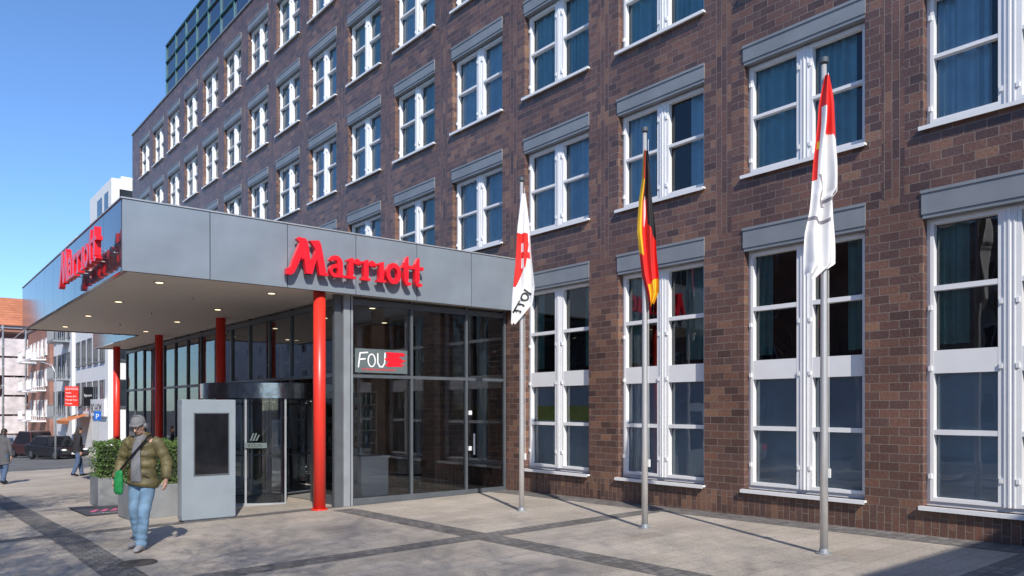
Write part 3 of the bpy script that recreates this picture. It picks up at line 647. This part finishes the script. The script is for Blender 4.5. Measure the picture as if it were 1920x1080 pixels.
# ------------------------------------------------------------ FLAGS
RV=Vector((.7783,-.6279,0)); FV=Vector((.6279,.7783,0))
clw=mat("flag_white",(.80,.79,.78),.8,var=.04); clr=mat("flag_red",(.75,.025,.02),.8,var=.06); clk=mat("flag_black",(.02,.02,.022),.8); cly=mat("flag_gold",(.82,.48,.02),.8,var=.05); clg=mat("flag_grey_print",(.25,.23,.26),.8)
def interp(tab,y):
    if y<=tab[0][0]: return tab[0][1]
    for (a,b1),(c,d) in zip(tab,tab[1:]):
        if y<=c: return b1+(d-b1)*(y-a)/(c-a)
    return tab[-1][1]
def flagpole(X,Y,topz,lab,flab,y0,y1,ppm,L,Rt,rule,bend,ph,letters=None,amp=1):
    g=gz(X,Y)
    e=empty("flagpole",(X,Y,g),lab,"flagpole",group="flagpoles in front of the hotel")
    H=topz-g
    q=MB(); q.loft([(0,0,-.05),(0,0,1.5),(0,0,H*.6),(0,0,H)],[.052,.050,.043,.033],20); q.obj("pole",polem,e,smooth=True)
    q=MB(); q.tube((0,0,0),(0,0,.015),.10,.10,24); q.tube((0,0,.015),(0,0,.07),.07,.056,24); q.obj("base_plate",alu,e)
    q=MB(); q.tube((0,0,H),(0,0,H+.03),.02,.02,12); q.tube((0,0,H+.03),(0,0,H+.09),.055,.06,20); q.obj("finial",dfr,e)
    q=MB(); q.tube((.055,-.04,1.1),(.045,-.035,H-.1),.004,.004,5); q.box(.04,.07,-.06,-.03,1.0,1.12); q.obj("halyard",white,e)
    nu,nv=40,160; F=MB()
    def pos(s,yy):
        l=interp(L,yy)/ppm; r=interp(Rt,yy)/ppm; u=(s-l)/max(r-l,1e-4)
        t=(yy-y0)/(y1-y0)
        dep=amp*(.06*min(1,.25+t*1.2)*math.sin(u*math.pi*4.2+ph+t*1.3)+.03*math.sin(u*9+t*7+ph)+.02*math.sin(t*17+u*3))
        zz=(topz-g)-(yy-bend)/ppm+ (.035*amp*math.sin(u*8+ph)*t)
        return RV*s+FV*(-.10+dep)+Vector((0,0,zz))
    grid=[]
    for j in range(nv+1):
        yy=y0+(y1-y0)*j/nv; l=interp(L,yy)/ppm; r=interp(Rt,yy)/ppm; row=[]
        for i in range(nu+1):
            s=l+(r-l)*i/nu; F.v.append(tuple(pos(s,yy))); row.append((s*ppm,yy))
        grid.append(row)
    for j in range(nv):
        for i in range(nu):
            a=j*(nu+1)+i; F.f.append((a,a+nu+1,a+nu+2,a+1)); F.m.append(rule((grid[j][i][0]+grid[j][i+1][0])/2,(grid[j][i][1]+grid[j+1][i][1])/2,(i+.5)/nu))
    fl=empty("flag",(X,Y,g),flab,"flag",group="flags hanging from the poles")
    F.obj("cloth",[clw,clr,clk,cly,clg],fl,smooth=True)
    if letters:
        body,size,ox,oy,ang=letters
        o=text("lettering",body,size,ink,fl,(0,0,0),(0,0,0),0,offset=.006); ca,sa=math.cos(rad(ang)),math.sin(rad(ang))
        bm=bmesh.new(); bm.from_mesh(o.data); bmesh.ops.triangulate(bm,faces=bm.faces); bmesh.ops.subdivide_edges(bm,edges=bm.edges,cuts=2)
        for v_ in bm.verts:
            x_,y_=v_.co.x*ca-v_.co.y*sa, v_.co.x*sa+v_.co.y*ca
            v_.co=pos(ox/ppm+x_,oy-y_*ppm)-FV*.016
        bm.to_mesh(o.data); bm.free()
    return fl
def r3(x,y,u):
    if y<205: return 1
    if y<265 and u>.35: return 1 if y<205+60*(.5+.5*u) else 0
    if y<345 and u<.16: return 3 if 272<y<286 and u>.07 else 1
    if 413<y<419 and u<.75: return 4
    if 335<y<388 and abs(u-.22-(y-335)/190)<.045: return 4
    if 374<y<381 and u>.35: return 4
    return 0
X,Y,d=gp(1545,1038); tz=1.9+(766-122)*d/1444
flagpole(X,Y,tz,"tall brushed metal flagpole carrying a red and white flag","limp red and white city flag with crest",145,520,1444/d,
 [(145,-2),(200,-12),(260,-19),(320,-24),(400,-32),(440,-38),(520,-40)],[(145,5),(200,12),(250,17),(300,20),(362,24),(372,16),(400,17),(500,18),(520,-12)],r3,122,.4)
def r2(x,y,u):
    if y<340: return 2 if u>.35 else (1 if u>.15 else 3)
    if y>535-10*u: return 3 if u>.25 else 1
    if y<480 and u<.24: return 3
    if u>.55 and y<452-(1-u)*60: return 2
    if .38<u<=.55 and y<375: return 2
    return 1
X,Y,d=gp(1209,990); tz=1.9+(766-250)*d/1444
flagpole(X,Y,tz,"brushed metal flagpole standing on the pavement","limp black, red and gold national flag",285,572,1444/d,
 [(285,-3),(340,-7),(380,-13),(440,-16),(470,-13),(520,-6),(572,6)],[(285,4),(340,8),(380,13),(440,19),(520,23),(550,23),(572,14)],r2,250,1.7)
def r1(x,y,u):
    if 440<y<458: return 1 if u<.85 else 0
    if 458<=y<505 and (u<.36 or .50<u<.88-(y-458)/160): return 1
    if 474<y<487 and u<.9: return 1
    if 505<=y<540 and u<.5-(y-505)/90: return 1
    return 0
X,Y,d=gp(978,958); tz=1.9+(766-342)*d/1444
f1=flagpole(X,Y,tz,"brushed metal flagpole beside the glass pavilion","limp white flag with red emblem and dark lettering",365,608,1444/d,
 [(365,-1),(430,-8),(500,-12),(560,-18),(608,-20)],[(365,7),(420,14),(480,18),(540,24),(570,20),(608,-12)],r1,342,2.8,("TTOI",.22,-4,593,62),amp=.5)
# ------------------------------------------------------------ CARS
def car(x,y,rz,paint,label,H=1.45,Lc=4.3):
    e=empty("parked_car",(x,y,gz(x,y)-.12),label,"car",group="cars parked along the street",rot=(0,0,rz),scale=1.12)
    W=.88; h=H
    prof=[(-Lc/2,.35),(-Lc/2+.03,.62),(-Lc/2+.9,.80),(Lc/2-.35,.92),(Lc/2-.02,.85),(Lc/2,.40),(Lc/2-.1,.22),(-Lc/2+.12,.22)]
    q=MB()
    k=0; n=len(prof)
    q.v.extend([(-W,a,z) for a,z in prof]+[(W,a,z) for a,z in prof])
    q.f.append(tuple(range(k,k+n))); q.f.append(tuple(reversed(range(k+n,k+2*n)))); q.m.extend([0,0])
    for i in range(n):
        j=(i+1)%n; q.f.append((k+j,k+i,k+n+i,k+n+j)); q.m.append(0)
    cab=[(-.75,.84,W-.06),(-.25,h,W-.2),(1.2,h,W-.2),(1.85,.9,W-.06)]
    k=len(q.v)
    for a,z,w_ in cab: q.v.append((-w_,a,z)); q.v.append((w_,a,z))
    for f in ((0,1,3,2),(2,3,5,4),(4,5,7,6),(0,2,4,6),(1,7,5,3)): q.f.append(tuple(k+i for i in f)); q.m.append(0)
    q.obj("body",paint,e,bevel=.05,smooth=False)
    def lerp(a,b,t): return a+(b-a)*t
    for nm,(A,B),s_ in (("windscreen",(cab[0],cab[1]),-1),("rear_window",(cab[3],cab[2]),1)):
        g=MB(); pts=[]
        for t_,sg in ((.12,-1),(.12,1),(.88,1),(.88,-1)):
            pts.append((sg*(lerp(A[2],B[2],t_)-.07),lerp(A[0],B[0],t_)+s_*.012,lerp(A[1],B[1],t_)+.012))
        g.quad(*pts); g.obj(nm,screen,e)
    for sg in (-1,1):
        g=MB(); g.quad((sg*(W-.055+.0),-.5,.93),(sg*(W-.055),1.5,.95),(sg*(W-.18),1.12,h-.09),(sg*(W-.18),-.18,h-.09)); g.obj("side_window",screen,e)
    for sg in (-1,1):
        for yy in (-Lc/2+.8,Lc/2-.8):
            g=MB(); g.tube((sg*(W-.18),yy,.31),(sg*(W+.01),yy,.31),.31,.31,20); o=g.obj("wheel",black,e)
            g=MB(); g.tube((sg*(W+.012),yy,.31),(sg*(W+.02),yy,.31),.19,.17,12); g.obj("rim",chrome,o)
        g=MB(); g.ell((sg*.66,-Lc/2+.1,.62),(.17,.08,.08)); g.obj("headlight",white,e)
        g=MB(); g.box(sg*.7-.12,sg*.7+.12,Lc/2-.06,Lc/2+.015,.66,.82); g.obj("tail_light",redl,e)
        g=MB(); g.ell((sg*(W+.08),-.45,.98),(.09,.05,.06)); g.obj("mirror",paint,e)
    g=MB(); g.box(-.26,.26,-Lc/2-.02,-Lc/2+.04,.36,.47); g.obj("number_plate",white,e)
    g=MB(); g.box(-.45,.45,-Lc/2-.01,-Lc/2+.04,.52,.62); g.obj("grille",black,e)
pb=mat("car_black",(.02,.02,.025),.15); pr_=mat("car_dark_red",(.055,.022,.022),.15); psl=mat("car_silver",(.5,.51,.53),.2,metal=.5)
car(9.2,63.0,.35,pb,"black estate car parked at the kerb")
car(8.9,69.5,.35,pr_,"dark red van parked at the kerb",1.8,4.6)
car(8.7,77,.3,psl,"silver hatchback parked at the kerb")
car(8.3,84,.3,psl,"silver hatchback parked at the kerb")
car(-5.2,22,math.pi,psl,"silver car parked across from the hotel")
def photo_pt(px,d): 
    rr=(px-960)/1444; return d*(.6279+.7783*rr), d*(.7783-.6279*rr)
X,Y=photo_pt(183,46); g=gz(X,Y)
blue=mat("sign_blue",(.02,.13,.5),.4)
e=empty("parking_sign",(X,Y,g),"blue square parking sign on a grey post","sign",rot=(0,0,cam_rot))
q=MB(); q.tube((0,.03,0),(0,.03,2.95),.03,.03,8); q.obj("post",polem,e); q=MB(); q.box(-.21,.21,-.01,.01,2.4,2.95); q.obj("plate",blue,e,bevel=.004); text("lettering","P",.42,white,e,(-.12,-.014,2.5),(rad(90),0,0),.001)
X,Y=photo_pt(134,58); g=gz(X,Y)
e=empty("shop_sign",(X,Y,g),"red upright shop sign with white lettering","sign",rot=(0,0,cam_rot))
q=MB(); q.box(-.5,.5,0,.12,3.7,5.2); q.obj("panel",redp,e); q=MB(); q.tube((-.4,.06,0),(-.4,.06,3.7),.04,.04,8); q.tube((.4,.06,0),(.4,.06,3.7),.04,.04,8); q.obj("post",polem,e)
for i,s in enumerate(("SCHOOL","Inside","Taiwan Do","Martial Arts","Fitness")): text("lettering",s,.24 if i==0 else .18,white,e,(-.44,-.01,4.92-i*.27),(rad(90),0,0),.002)
X,Y=photo_pt(165,56)
e=empty("shop_sign",(X,Y,gz(X,Y)),"black hanging shop sign with white lettering","sign",rot=(0,0,cam_rot))
q=MB(); q.box(-.35,.35,0,.1,3.6,5.0); q.obj("panel",black,e); q=MB(); q.tube((.32,.05,0),(.32,.05,3.6),.035,.035,8); q.obj("post",polem,e); text("lettering","Sport",.26,white,e,(-.3,-.01,4.3),(rad(90),0,0),.002)
e=empty("shop_sign",(11.42,60.5,3.0+gz(11,60)),"white shop fascia board with dark lettering","sign")
q=MB(); q.box(-.12,.07,-2.3,2.3,-.2,1.0); q.obj("board",white,e); text("lettering","BO HOM",.9,ink,e,(-.13,2.1,.05),(rad(90),0,rad(-90)),.003)
e=empty("shop_awning",(11.3,66,2.6+gz(11,66)),"orange shop awning over a pavement display","awning")
q=MB(); q.quad((0.1,-2.5,.5),(-1.3,-2.5,0),(-1.3,2.5,0),(.1,2.5,.5)); q.quad((-1.3,-2.5,0),(-1.3,-2.5,-.25),(-1.3,2.5,-.25),(-1.3,2.5,0)); q.obj("canvas",mat("orange_canvas",(.6,.2,.06),.8),e)
X,Y=photo_pt(104,52); g=gz(X,Y)
e=empty("street_lamp",(X,Y,g),"grey street lamp with a curved arm","street lamp",rot=(0,0,cam_rot))
q=MB(); q.loft([(0,0,0),(0,0,4),(0,0,5.8),(-.25,0,6.3),(-.9,0,6.5),(-1.3,0,6.45)],[.07,.055,.045,.04,.035,.03],10); q.obj("pole",lfr,e,smooth=True)
q=MB(); q.ell((-1.5,0,6.40),(.30,.12,.08)); q.obj("lamp_head",lfr,e,smooth=True)
# ------------------------------------------------------------ TREES
bark=mat("bark",(.11,.085,.07),.9,var=.3,scale=8,bump=.5,bscale=20); twigm=mat("twig",(.15,.085,.075),.8); budm=mat("bud",(.28,.07,.06),.7)
def tree(x,y,H,spread,seed,label,trunk_h=3.2,r0=.17,buds=False,levels=5,nl=5,rmin=.003):
    rr=random.Random(seed); g=gz(x,y)
    e=empty("bare_tree",(x,y,g),label,"tree",group="bare street trees")
    tr=MB(); cr=MB()
    tr.loft([(0,0,-.1),(0,0,.3),(.03,0,trunk_h*.5),(0,.04,trunk_h)],[r0*1.35,r0*1.05,r0*.9,r0*.8],12)
    def br(p,d,L,r,lv):
        n=3; q=p
        for i in range(n):
            d2=(d+Vector((rr.gauss(0,.10),rr.gauss(0,.10),rr.gauss(.04,.07)))).normalized(); p2=q+d2*L/n
            cr.tube(q,p2,max(rmin,r*(1-.22*i)),max(rmin*.8,r*(1-.22*(i+1))),6 if lv<2 else 4,0 if lv<3 else 1,caps=False)
            d=d2; q=p2
            if lv<levels and (i>0 or lv>1):
                for _ in range(1 if lv==0 else (1 if rr.random()<.75 else 2)):
                    ax=d.orthogonal().normalized(); ax.rotate(Matrix.Rotation(rr.uniform(0,6.28),3,d)); nd=(d*.75+ax*rr.uniform(.5,.9)*spread).normalized()
                    br(q,nd,L*rr.uniform(.55,.8),r*(1-.22*(i+1))*.62,lv+1)
        if lv<levels: br(q,(d+Vector((rr.gauss(0,.25),rr.gauss(0,.25),.05))).normalized(),L*.7,r*.36,lv+1)
        elif buds:
            if rr.random()<.5: cr.ell(tuple(q),(.007,.007,.014),5,4,2)
    L0=(H-trunk_h)*.42
    for k in range(nl):
        a=k*2*math.pi/nl+rr.uniform(-.3,.3); dd=Vector((math.cos(a)*.62*spread,math.sin(a)*.62*spread,1)).normalized()
        br(Vector((0,0,trunk_h-.15*k*.5)),dd,L0*rr.uniform(.85,1.1),r0*.5,0)
    br(Vector((0,0,trunk_h)),Vector((0,0,1)),L0,r0*.55,0)
    tr.obj("trunk",bark,e,smooth=True); cr.obj("crown",[bark,twigm,budm],e)
tree(-2.3,13.5,8.3,1.0,3,"bare street tree with reddish buds at the kerb",2.8,.12,buds=True,rmin=.0055)
tree(-2.6,4.6,8.5,1.0,11,"bare street tree standing at the kerb",rmin=.005)
tree(-2.2,-6,14,1.0,5,"tall bare street tree standing at the kerb",4.5,.22)
tree(-14.5,12,12,1.1,21,"bare tree across the street",3.5,.2)
tree(-14.5,22,12,1.1,22,"bare tree across the street",3.5,.2)
# ------------------------------------------------------------ PEOPLE
skin=mat("skin",(.56,.33,.25),.5,var=.06); hairm=mat("dark_hair",(.03,.02,.015),.6)
def hand(mb,wr,dr,side):
    wr=Vector(wr); dr=Vector(dr).normalized(); fw=Vector((0,-1,0)); fw=(fw-dr*fw.dot(dr)).normalized(); lat=Vector((side,0,0))
    pc=wr+dr*.09; mb.loft([wr-dr*.02,wr+dr*.03,pc],[(.022,.026),(.02,.038),(.016,.04)],10,side=tuple(lat))
    for i,l in enumerate((.068,.078,.072,.056)):
        b0=pc-dr*.01+fw*(.030-.02*i); c1=b0+dr*l*.5-lat*.006; c2=b0+dr*l*.95-lat*.03
        mb.loft([b0-dr*.02,b0,c1,c2],[.009,.009,.0085,.007],8)
    t0=wr+dr*.03+fw*.03; mb.loft([t0,t0+fw*.03+dr*.03-lat*.01,t0+fw*.035+dr*.065-lat*.02],[.012,.011,.009],8)
def person(loc,rz,scale,label,jl,legL,legR,armL,armR,upper,lower,shoe,vox=.007,puffer=True,hem=.84,head_tilt=.25,glasses=False,beard=False,headfwd=-.05):
    e=empty("person",loc,label,"person",rot=(0,0,rz),scale=scale)
    B=MB()
    B.loft([(0,0,.88),(0,0,1.0),(0,-.01,1.15),(0,-.01,1.3),(0,0,1.42),(0,0,1.48)],[(.155,.11),(.155,.11),(.14,.1),(.165,.11),(.16,.1),(.07,.07)],16)
    B.loft([(0,0,1.42),(0,-.015,1.5),(0,headfwd,1.58)],[.07,.058,.056],12)
    rt=Matrix.Rotation(head_tilt,3,'X')
    hc=Vector((0,headfwd-.01,1.645)); H=lambda x,y,z:hc+rt@Vector((x,y,z))
    B.ell(hc,(.076,.095,.112),20,14,rot=rt); B.ell(H(0,-.035,-.06),(.055,.06,.06),16,10,rot=rt); B.ell(H(0,-.07,-.095),(.03,.025,.025),rot=rt)
    B.loft([H(0,-.09,.012),H(0,-.112,-.025),H(0,-.10,-.035)],[.010,.016,.012],8); B.ell(H(0,-.088,.03),(.055,.014,.01),rot=rt)
    for s in (-1,1): B.ell(H(s*.078,.005,-.01),(.012,.02,.032),10,8,rot=rt)
    for leg in (legL,legR):
        hp,kn,an,to=[Vector(p) for p in leg]
        B.loft([hp+Vector((0,0,.05)),hp,(hp+kn)/2,kn,(kn*2+an)/3,an],[.085,.088,.072,.055,.054,.038],12); B.loft([an+Vector((0,.04,-.03)),an+Vector((0,0,-.04)),(an+to)/2+Vector((0,0,-.01)),to],[.032,.038,.036,.026],10)
    for arm,s in ((armL,1),(armR,-1)):
        sh_,el,wr,hd=[Vector(p) for p in arm]
        B.loft([Vector((s*.10,0,1.42)),sh_,(sh_+el)/2,el,(el+wr)/2,wr],[.055,.055,.045,.038,.036,.025],12)
        hand(B,wr,hd-wr,s)
    remesh(B,vox,"body",skin,e,1)
    for s in (-1,1):
        q=MB(); q.ell(H(s*.03,-.088,.008),(.011,.007,.006),8,6,rot=rt); q.obj("eye",black,e)
    q=MB(); q.ell(H(0,-.098,-.062),(.022,.006,.005),8,6,rot=rt); q.obj("mouth",mat("lip",(.35,.13,.11),.5),e)
    if beard:
        q=MB(); q.ell(H(0,-.048,-.088),(.053,.052,.036),14,10,rot=rt); q.ell(H(0,-.098,-.047),(.028,.010,.008),10,6,rot=rt); remesh(q,.008,"beard",mat("beard_hair",(.20,.13,.09),.9),e,1)
    if glasses:
        q=MB()
        for s in (-1,1):
            c=H(s*.032,-.104,.006); pr=None
            for i in range(13):
                a=i/12*6.283; p=c+rt@Vector((.024*math.cos(a),0,.018*math.sin(a)))
                if pr: q.tube(pr,p,.003,.003,5)
                pr=p
            q.tube(H(s*.056,-.10,.01),H(s*.08,.0,.01),.003,.003,5)
        q.tube(H(-.01,-.106,.01),H(.01,-.106,.01),.003,.003,5); q.obj("glasses",black,e)
    T=MB(); T.loft([(0,0,.86),(0,0,.93),(0,0,1.02)],[(.15,.115),(.165,.125),(.155,.115)],16)
    for leg in (legL,legR):
        hp,kn,an,to=[Vector(p) for p in leg]
        P_=[];rr_=[]
        for i in range(9):
            t=i/8; p=hp.lerp(kn,t); P_.append(p); rr_.append(.103-.028*t+.004*math.sin(i*2.1))
        for i in range(1,12):
            t=i/11; p=kn.lerp(an+Vector((0,0,-.03)),t); P_.append(p); rr_.append(.075-.008*t+.008*math.sin(i*2.6)*(.4+t))
        T.loft([hp+Vector((0,0,.06))]+P_,[.09]+rr_,16)
    remesh(T,.010,"trousers",lower,e,2)
    for leg in (legL,legR):
        hp,kn,an,to=[Vector(p) for p in leg]; q=MB()
        dr=(to-an); dr.z=0
        q.loft([an+Vector((0,.02,.02)),an+Vector((0,.01,-.03)),an+Vector((0,.0,-.05))],[.045,.048,.05],14)
        hl=Vector((an.x,an.y,an.z-.045))-dr.normalized()*.06
        q.loft([hl,hl+dr.normalized()*.05,(hl+to)/2+Vector((0,0,.012)),to+Vector((0,0,.004)),to+dr.normalized()*.04],[(.034,.034),(.042,.044),(.045,.038),(.044,.032),(.025,.02)],14)
        remesh(q,.007,"shoe",shoe,e,1)
    J=MB(); nr=34; pts=[];rr_=[]; 
    for i in range(nr+1):
        t=i/nr; z=hem+(1.47-hem)*t
        w_=.195-.02*math.sin(t*3.14)+ (.02 if t<.1 else 0); dp=.15-.02*t
        if z>1.36: k=(z-1.36)/.11; w_=w_*(1-.45*k*k); dp=dp*(1-.35*k*k)
        if puffer: bmp=.013*abs(math.sin(t*math.pi*8))-.008+.006*math.sin(t*31); w_+=bmp;dp+=bmp
        pts.append((.006*math.sin(t*19),-.01,z)); rr_.append((w_,dp))
    J.loft(pts,rr_,22)
    J.loft([(0,.01,1.42),(0,.0,1.50),(0,.0,1.555)],[(.11,.11),(.095,.095),(.09,.092)],16)
    for arm,s in ((armL,1),(armR,-1)):
        sh_,el,wr,hd=[Vector(p) for p in arm]; P_=[];rr_=[]
        A=Vector((s*.09,0,1.41))
        for i in range(24):
            t=i/23
            if t<.12: p=A.lerp(sh_,t/.12)
            elif t<.55: p=sh_.lerp(el,(t-.12)/.43)
            else: p=el.lerp(wr,(t-.55)/.45)
            r_=.084-.026*t
            if puffer: r_+=.011*abs(math.sin(t*math.pi*7))-.004+.004*math.sin(t*23)
            else: r_-=.012
            P_.append(p); rr_.append(r_)
        J.loft(P_,rr_,14)
    remesh(J,.010,jl,upper,e,1)
    return e,H,rt
X,Y,dd_=gp(268,1028)
olive=mat("olive_nylon",(.135,.112,.048),.6,var=.25,scale=14,bump=.5,bscale=14); jean=mat("blue_denim",(.17,.28,.40),.85,var=.35,scale=6,bump=.3,bscale=40); shoeg=mat("grey_suede",(.34,.33,.34),.8)
e,H,rt=person((X,Y,gz(X,Y)),cam_rot-.08,1.13,"walking man in olive puffer jacket, beanie and light jeans","jacket",
 [(.085,0,.895),(.095,-.14,.49),(.08,-.19,.085),(.12,-.36,.04)],[(-.085,0,.895),(-.095,-.03,.48),(-.11,.11,.095),(-.14,-.05,.038)],
 [(.20,.0,1.41),(.31,.04,1.15),(.35,-.05,.93),(.355,-.08,.83)],[(-.20,.0,1.41),(-.32,.05,1.15),(-.32,-.09,.93),(-.325,-.13,.83)],
 olive,jean,shoeg,vox=.006,head_tilt=.55,glasses=True,beard=True,headfwd=-.095)
q=MB(); q.ell(H(0,.012,.045),(.088,.104,.088),20,14,rot=rt); q.loft([H(0,0,.02),H(0,0,.05)],[(.088,.106),(.09,.108)],20); remesh(q,.008,"beanie",mat("grey_knit",(.18,.18,.19),.95,bump=.5,bscale=60),e,1)
q=MB()
for i in range(12):
    a0=math.pi*i/12;a1=math.pi*(i+1)/12; q.tube(H(.1*math.cos(a0),.01,.01+.135*math.sin(a0)),H(.1*math.cos(a1),.01,.01+.135*math.sin(a1)),.007,.007,6)
for s in (-1,1): q.tube(H(s*.085,.005,-.01),H(s*.115,.005,-.01),.036,.032,14)
q.obj("headphones",mat("headphone_grey",(.2,.2,.21),.4),e)
q=MB(); q.loft([(0,-.158,.90),(0,-.172,1.1),(0,-.162,1.3),(0,-.125,1.43)],[(.075,.016),(.070,.016),(.062,.016),(.055,.016)],14); q.loft([(0,-.03,1.40),(0,-.035,1.52)],[(.085,.09),(.078,.085)],16); remesh(q,.008,"sweater",mat("grey_sweater",(.20,.20,.215),.9,bump=.4,bscale=50),e,1)
q=MB()
for s in (-1,1): q.box(s*.13-.045,s*.13+.045,-.178,-.165,1.0,1.012)
q.obj("pocket_seam",mat("dark_seam",(.07,.06,.03),.8),e)
bg=empty("shoulder_bag",e.location,"green shoulder bag worn across the chest of a walking man","bag",rot=(0,0,cam_rot-.08),scale=1.13)
q=MB(); q.loft([(-.235,-.17,.74),(-.235,-.175,.78),(-.23,-.18,.92),(-.22,-.18,1.03),(-.22,-.175,1.05)],[(.07,.03),(.088,.045),(.085,.048),(.07,.035),(.05,.02)],14,side=(.85,-.5,0)); o=remesh(q,.008,"bag_body",mat("green_canvas",(.02,.30,.08),.7,bump=.2),bg,1)
q=MB(); pts=[(-.22,-.185,1.03),(-.13,-.205,1.13),(-.02,-.205,1.26),(.09,-.17,1.40),(.13,-.08,1.50),(.13,.03,1.50),(.08,.14,1.38),(-.05,.18,1.2),(-.2,.15,1.05)]
for a,b2 in zip(pts,pts[1:]): q.tube(a,b2,.015,.015,6)
q.obj("strap",black,bg)
blk=mat("black_wool",(.025,.025,.03),.85); dj=mat("dark_denim",(.07,.11,.20),.85); dkc=mat("grey_wool",(.10,.10,.11),.9)
X,Y,dd_=gp(146,893)
e,H,rt=person((X,Y,gz(X,Y)),cam_rot+2.3,1.1,"woman with long dark hair, black jacket and jeans","jacket",
 [(.08,0,.90),(.09,-.1,.50),(.07,-.14,.09),(.09,-.3,.045)],[(-.08,0,.90),(-.09,.02,.49),(-.09,.18,.13),(-.09,.03,.04)],
 [(.18,.0,1.39),(.22,.03,1.14),(.14,-.16,1.08),(.08,-.22,1.1)],[(-.18,.0,1.39),(-.22,.04,1.12),(-.2,-.04,.9),(-.2,-.05,.8)],
 blk,dj,black,vox=.012,puffer=False)
q=MB(); q.ell(H(0,.02,.03),(.09,.1,.105),rot=rt); q.loft([H(0,.04,.03),(0,.07,1.5),(0,.1,1.3),(0,.1,1.15)],[(.085,.07),(.1,.06),(.1,.04),(.07,.03)],14); remesh(q,.012,"hair",hairm,e,1)
X,Y,dd_=gp(6,908)
e,H,rt=person((X,Y,gz(X,Y)),cam_rot+math.pi,1.1,"pedestrian in a long grey coat walking away","coat",
 [(.08,0,.90),(.09,-.1,.50),(.07,-.14,.09),(.09,-.3,.045)],[(-.08,0,.90),(-.09,.02,.49),(-.09,.18,.13),(-.09,.03,.04)],
 [(.18,.0,1.39),(.25,.03,1.14),(.26,-.06,.93),(.26,-.08,.83)],[(-.18,.0,1.39),(-.25,.04,1.12),(-.26,.0,.9),(-.26,-.0,.8)],
 dkc,dj,black,vox=.012,puffer=False,hem=.62)
q=MB(); q.ell(H(0,.02,.03),(.088,.098,.1),rot=rt); q.loft([H(0,.04,.0),(0,.05,1.5)],[(.08,.07),(.07,.05)],12); remesh(q,.012,"hair",hairm,e,1)
# ------------------------------------------------------------ WORLD / SUN / CAMERA
wd=bpy.data.worlds.new("World"); sc.world=wd; wd.use_nodes=True; nt=wd.node_tree; bg_=nt.nodes["Background"]
sky=nt.nodes.new("ShaderNodeTexSky"); sky.sky_type='NISHITA'; sky.sun_disc=False; sky.sun_elevation=rad(38); sky.sun_rotation=math.atan2(-.4,-.917); sky.air_density=1.0; sky.dust_density=.3; sky.ozone_density=3
mul=nt.nodes.new("ShaderNodeVectorMath"); mul.operation='MULTIPLY'; mul.inputs[1].default_value=(1.0,1.27,1.6)
nt.links.new(sky.outputs[0],mul.inputs[0]); nt.links.new(mul.outputs[0],bg_.inputs[0]); bg_.inputs[1].default_value=.12
sd=bpy.data.lights.new("sun",'SUN'); sd.energy=5; sd.angle=rad(.5); sd.color=(1,.945,.86); so=bpy.data.objects.new("sun",sd); COL.objects.link(so)
el=rad(38); v=Vector((.40*math.cos(el),.917*math.cos(el),-math.sin(el))); so.rotation_euler=v.to_track_quat('-Z','Y').to_euler(); so.location=(-10,-20,30)
cd=bpy.data.cameras.new("camera"); co=bpy.data.objects.new("camera",cd); COL.objects.link(co); co.location=(0,0,1.9); co.rotation_euler=(rad(90),0,cam_rot)
cd.sensor_width=36; cd.lens=1444/1920*36; cd.shift_y=(766-540)/1920; cd.clip_end=3000; sc.camera=co
sc.view_settings.view_transform='Standard'; sc.view_settings.look='None'
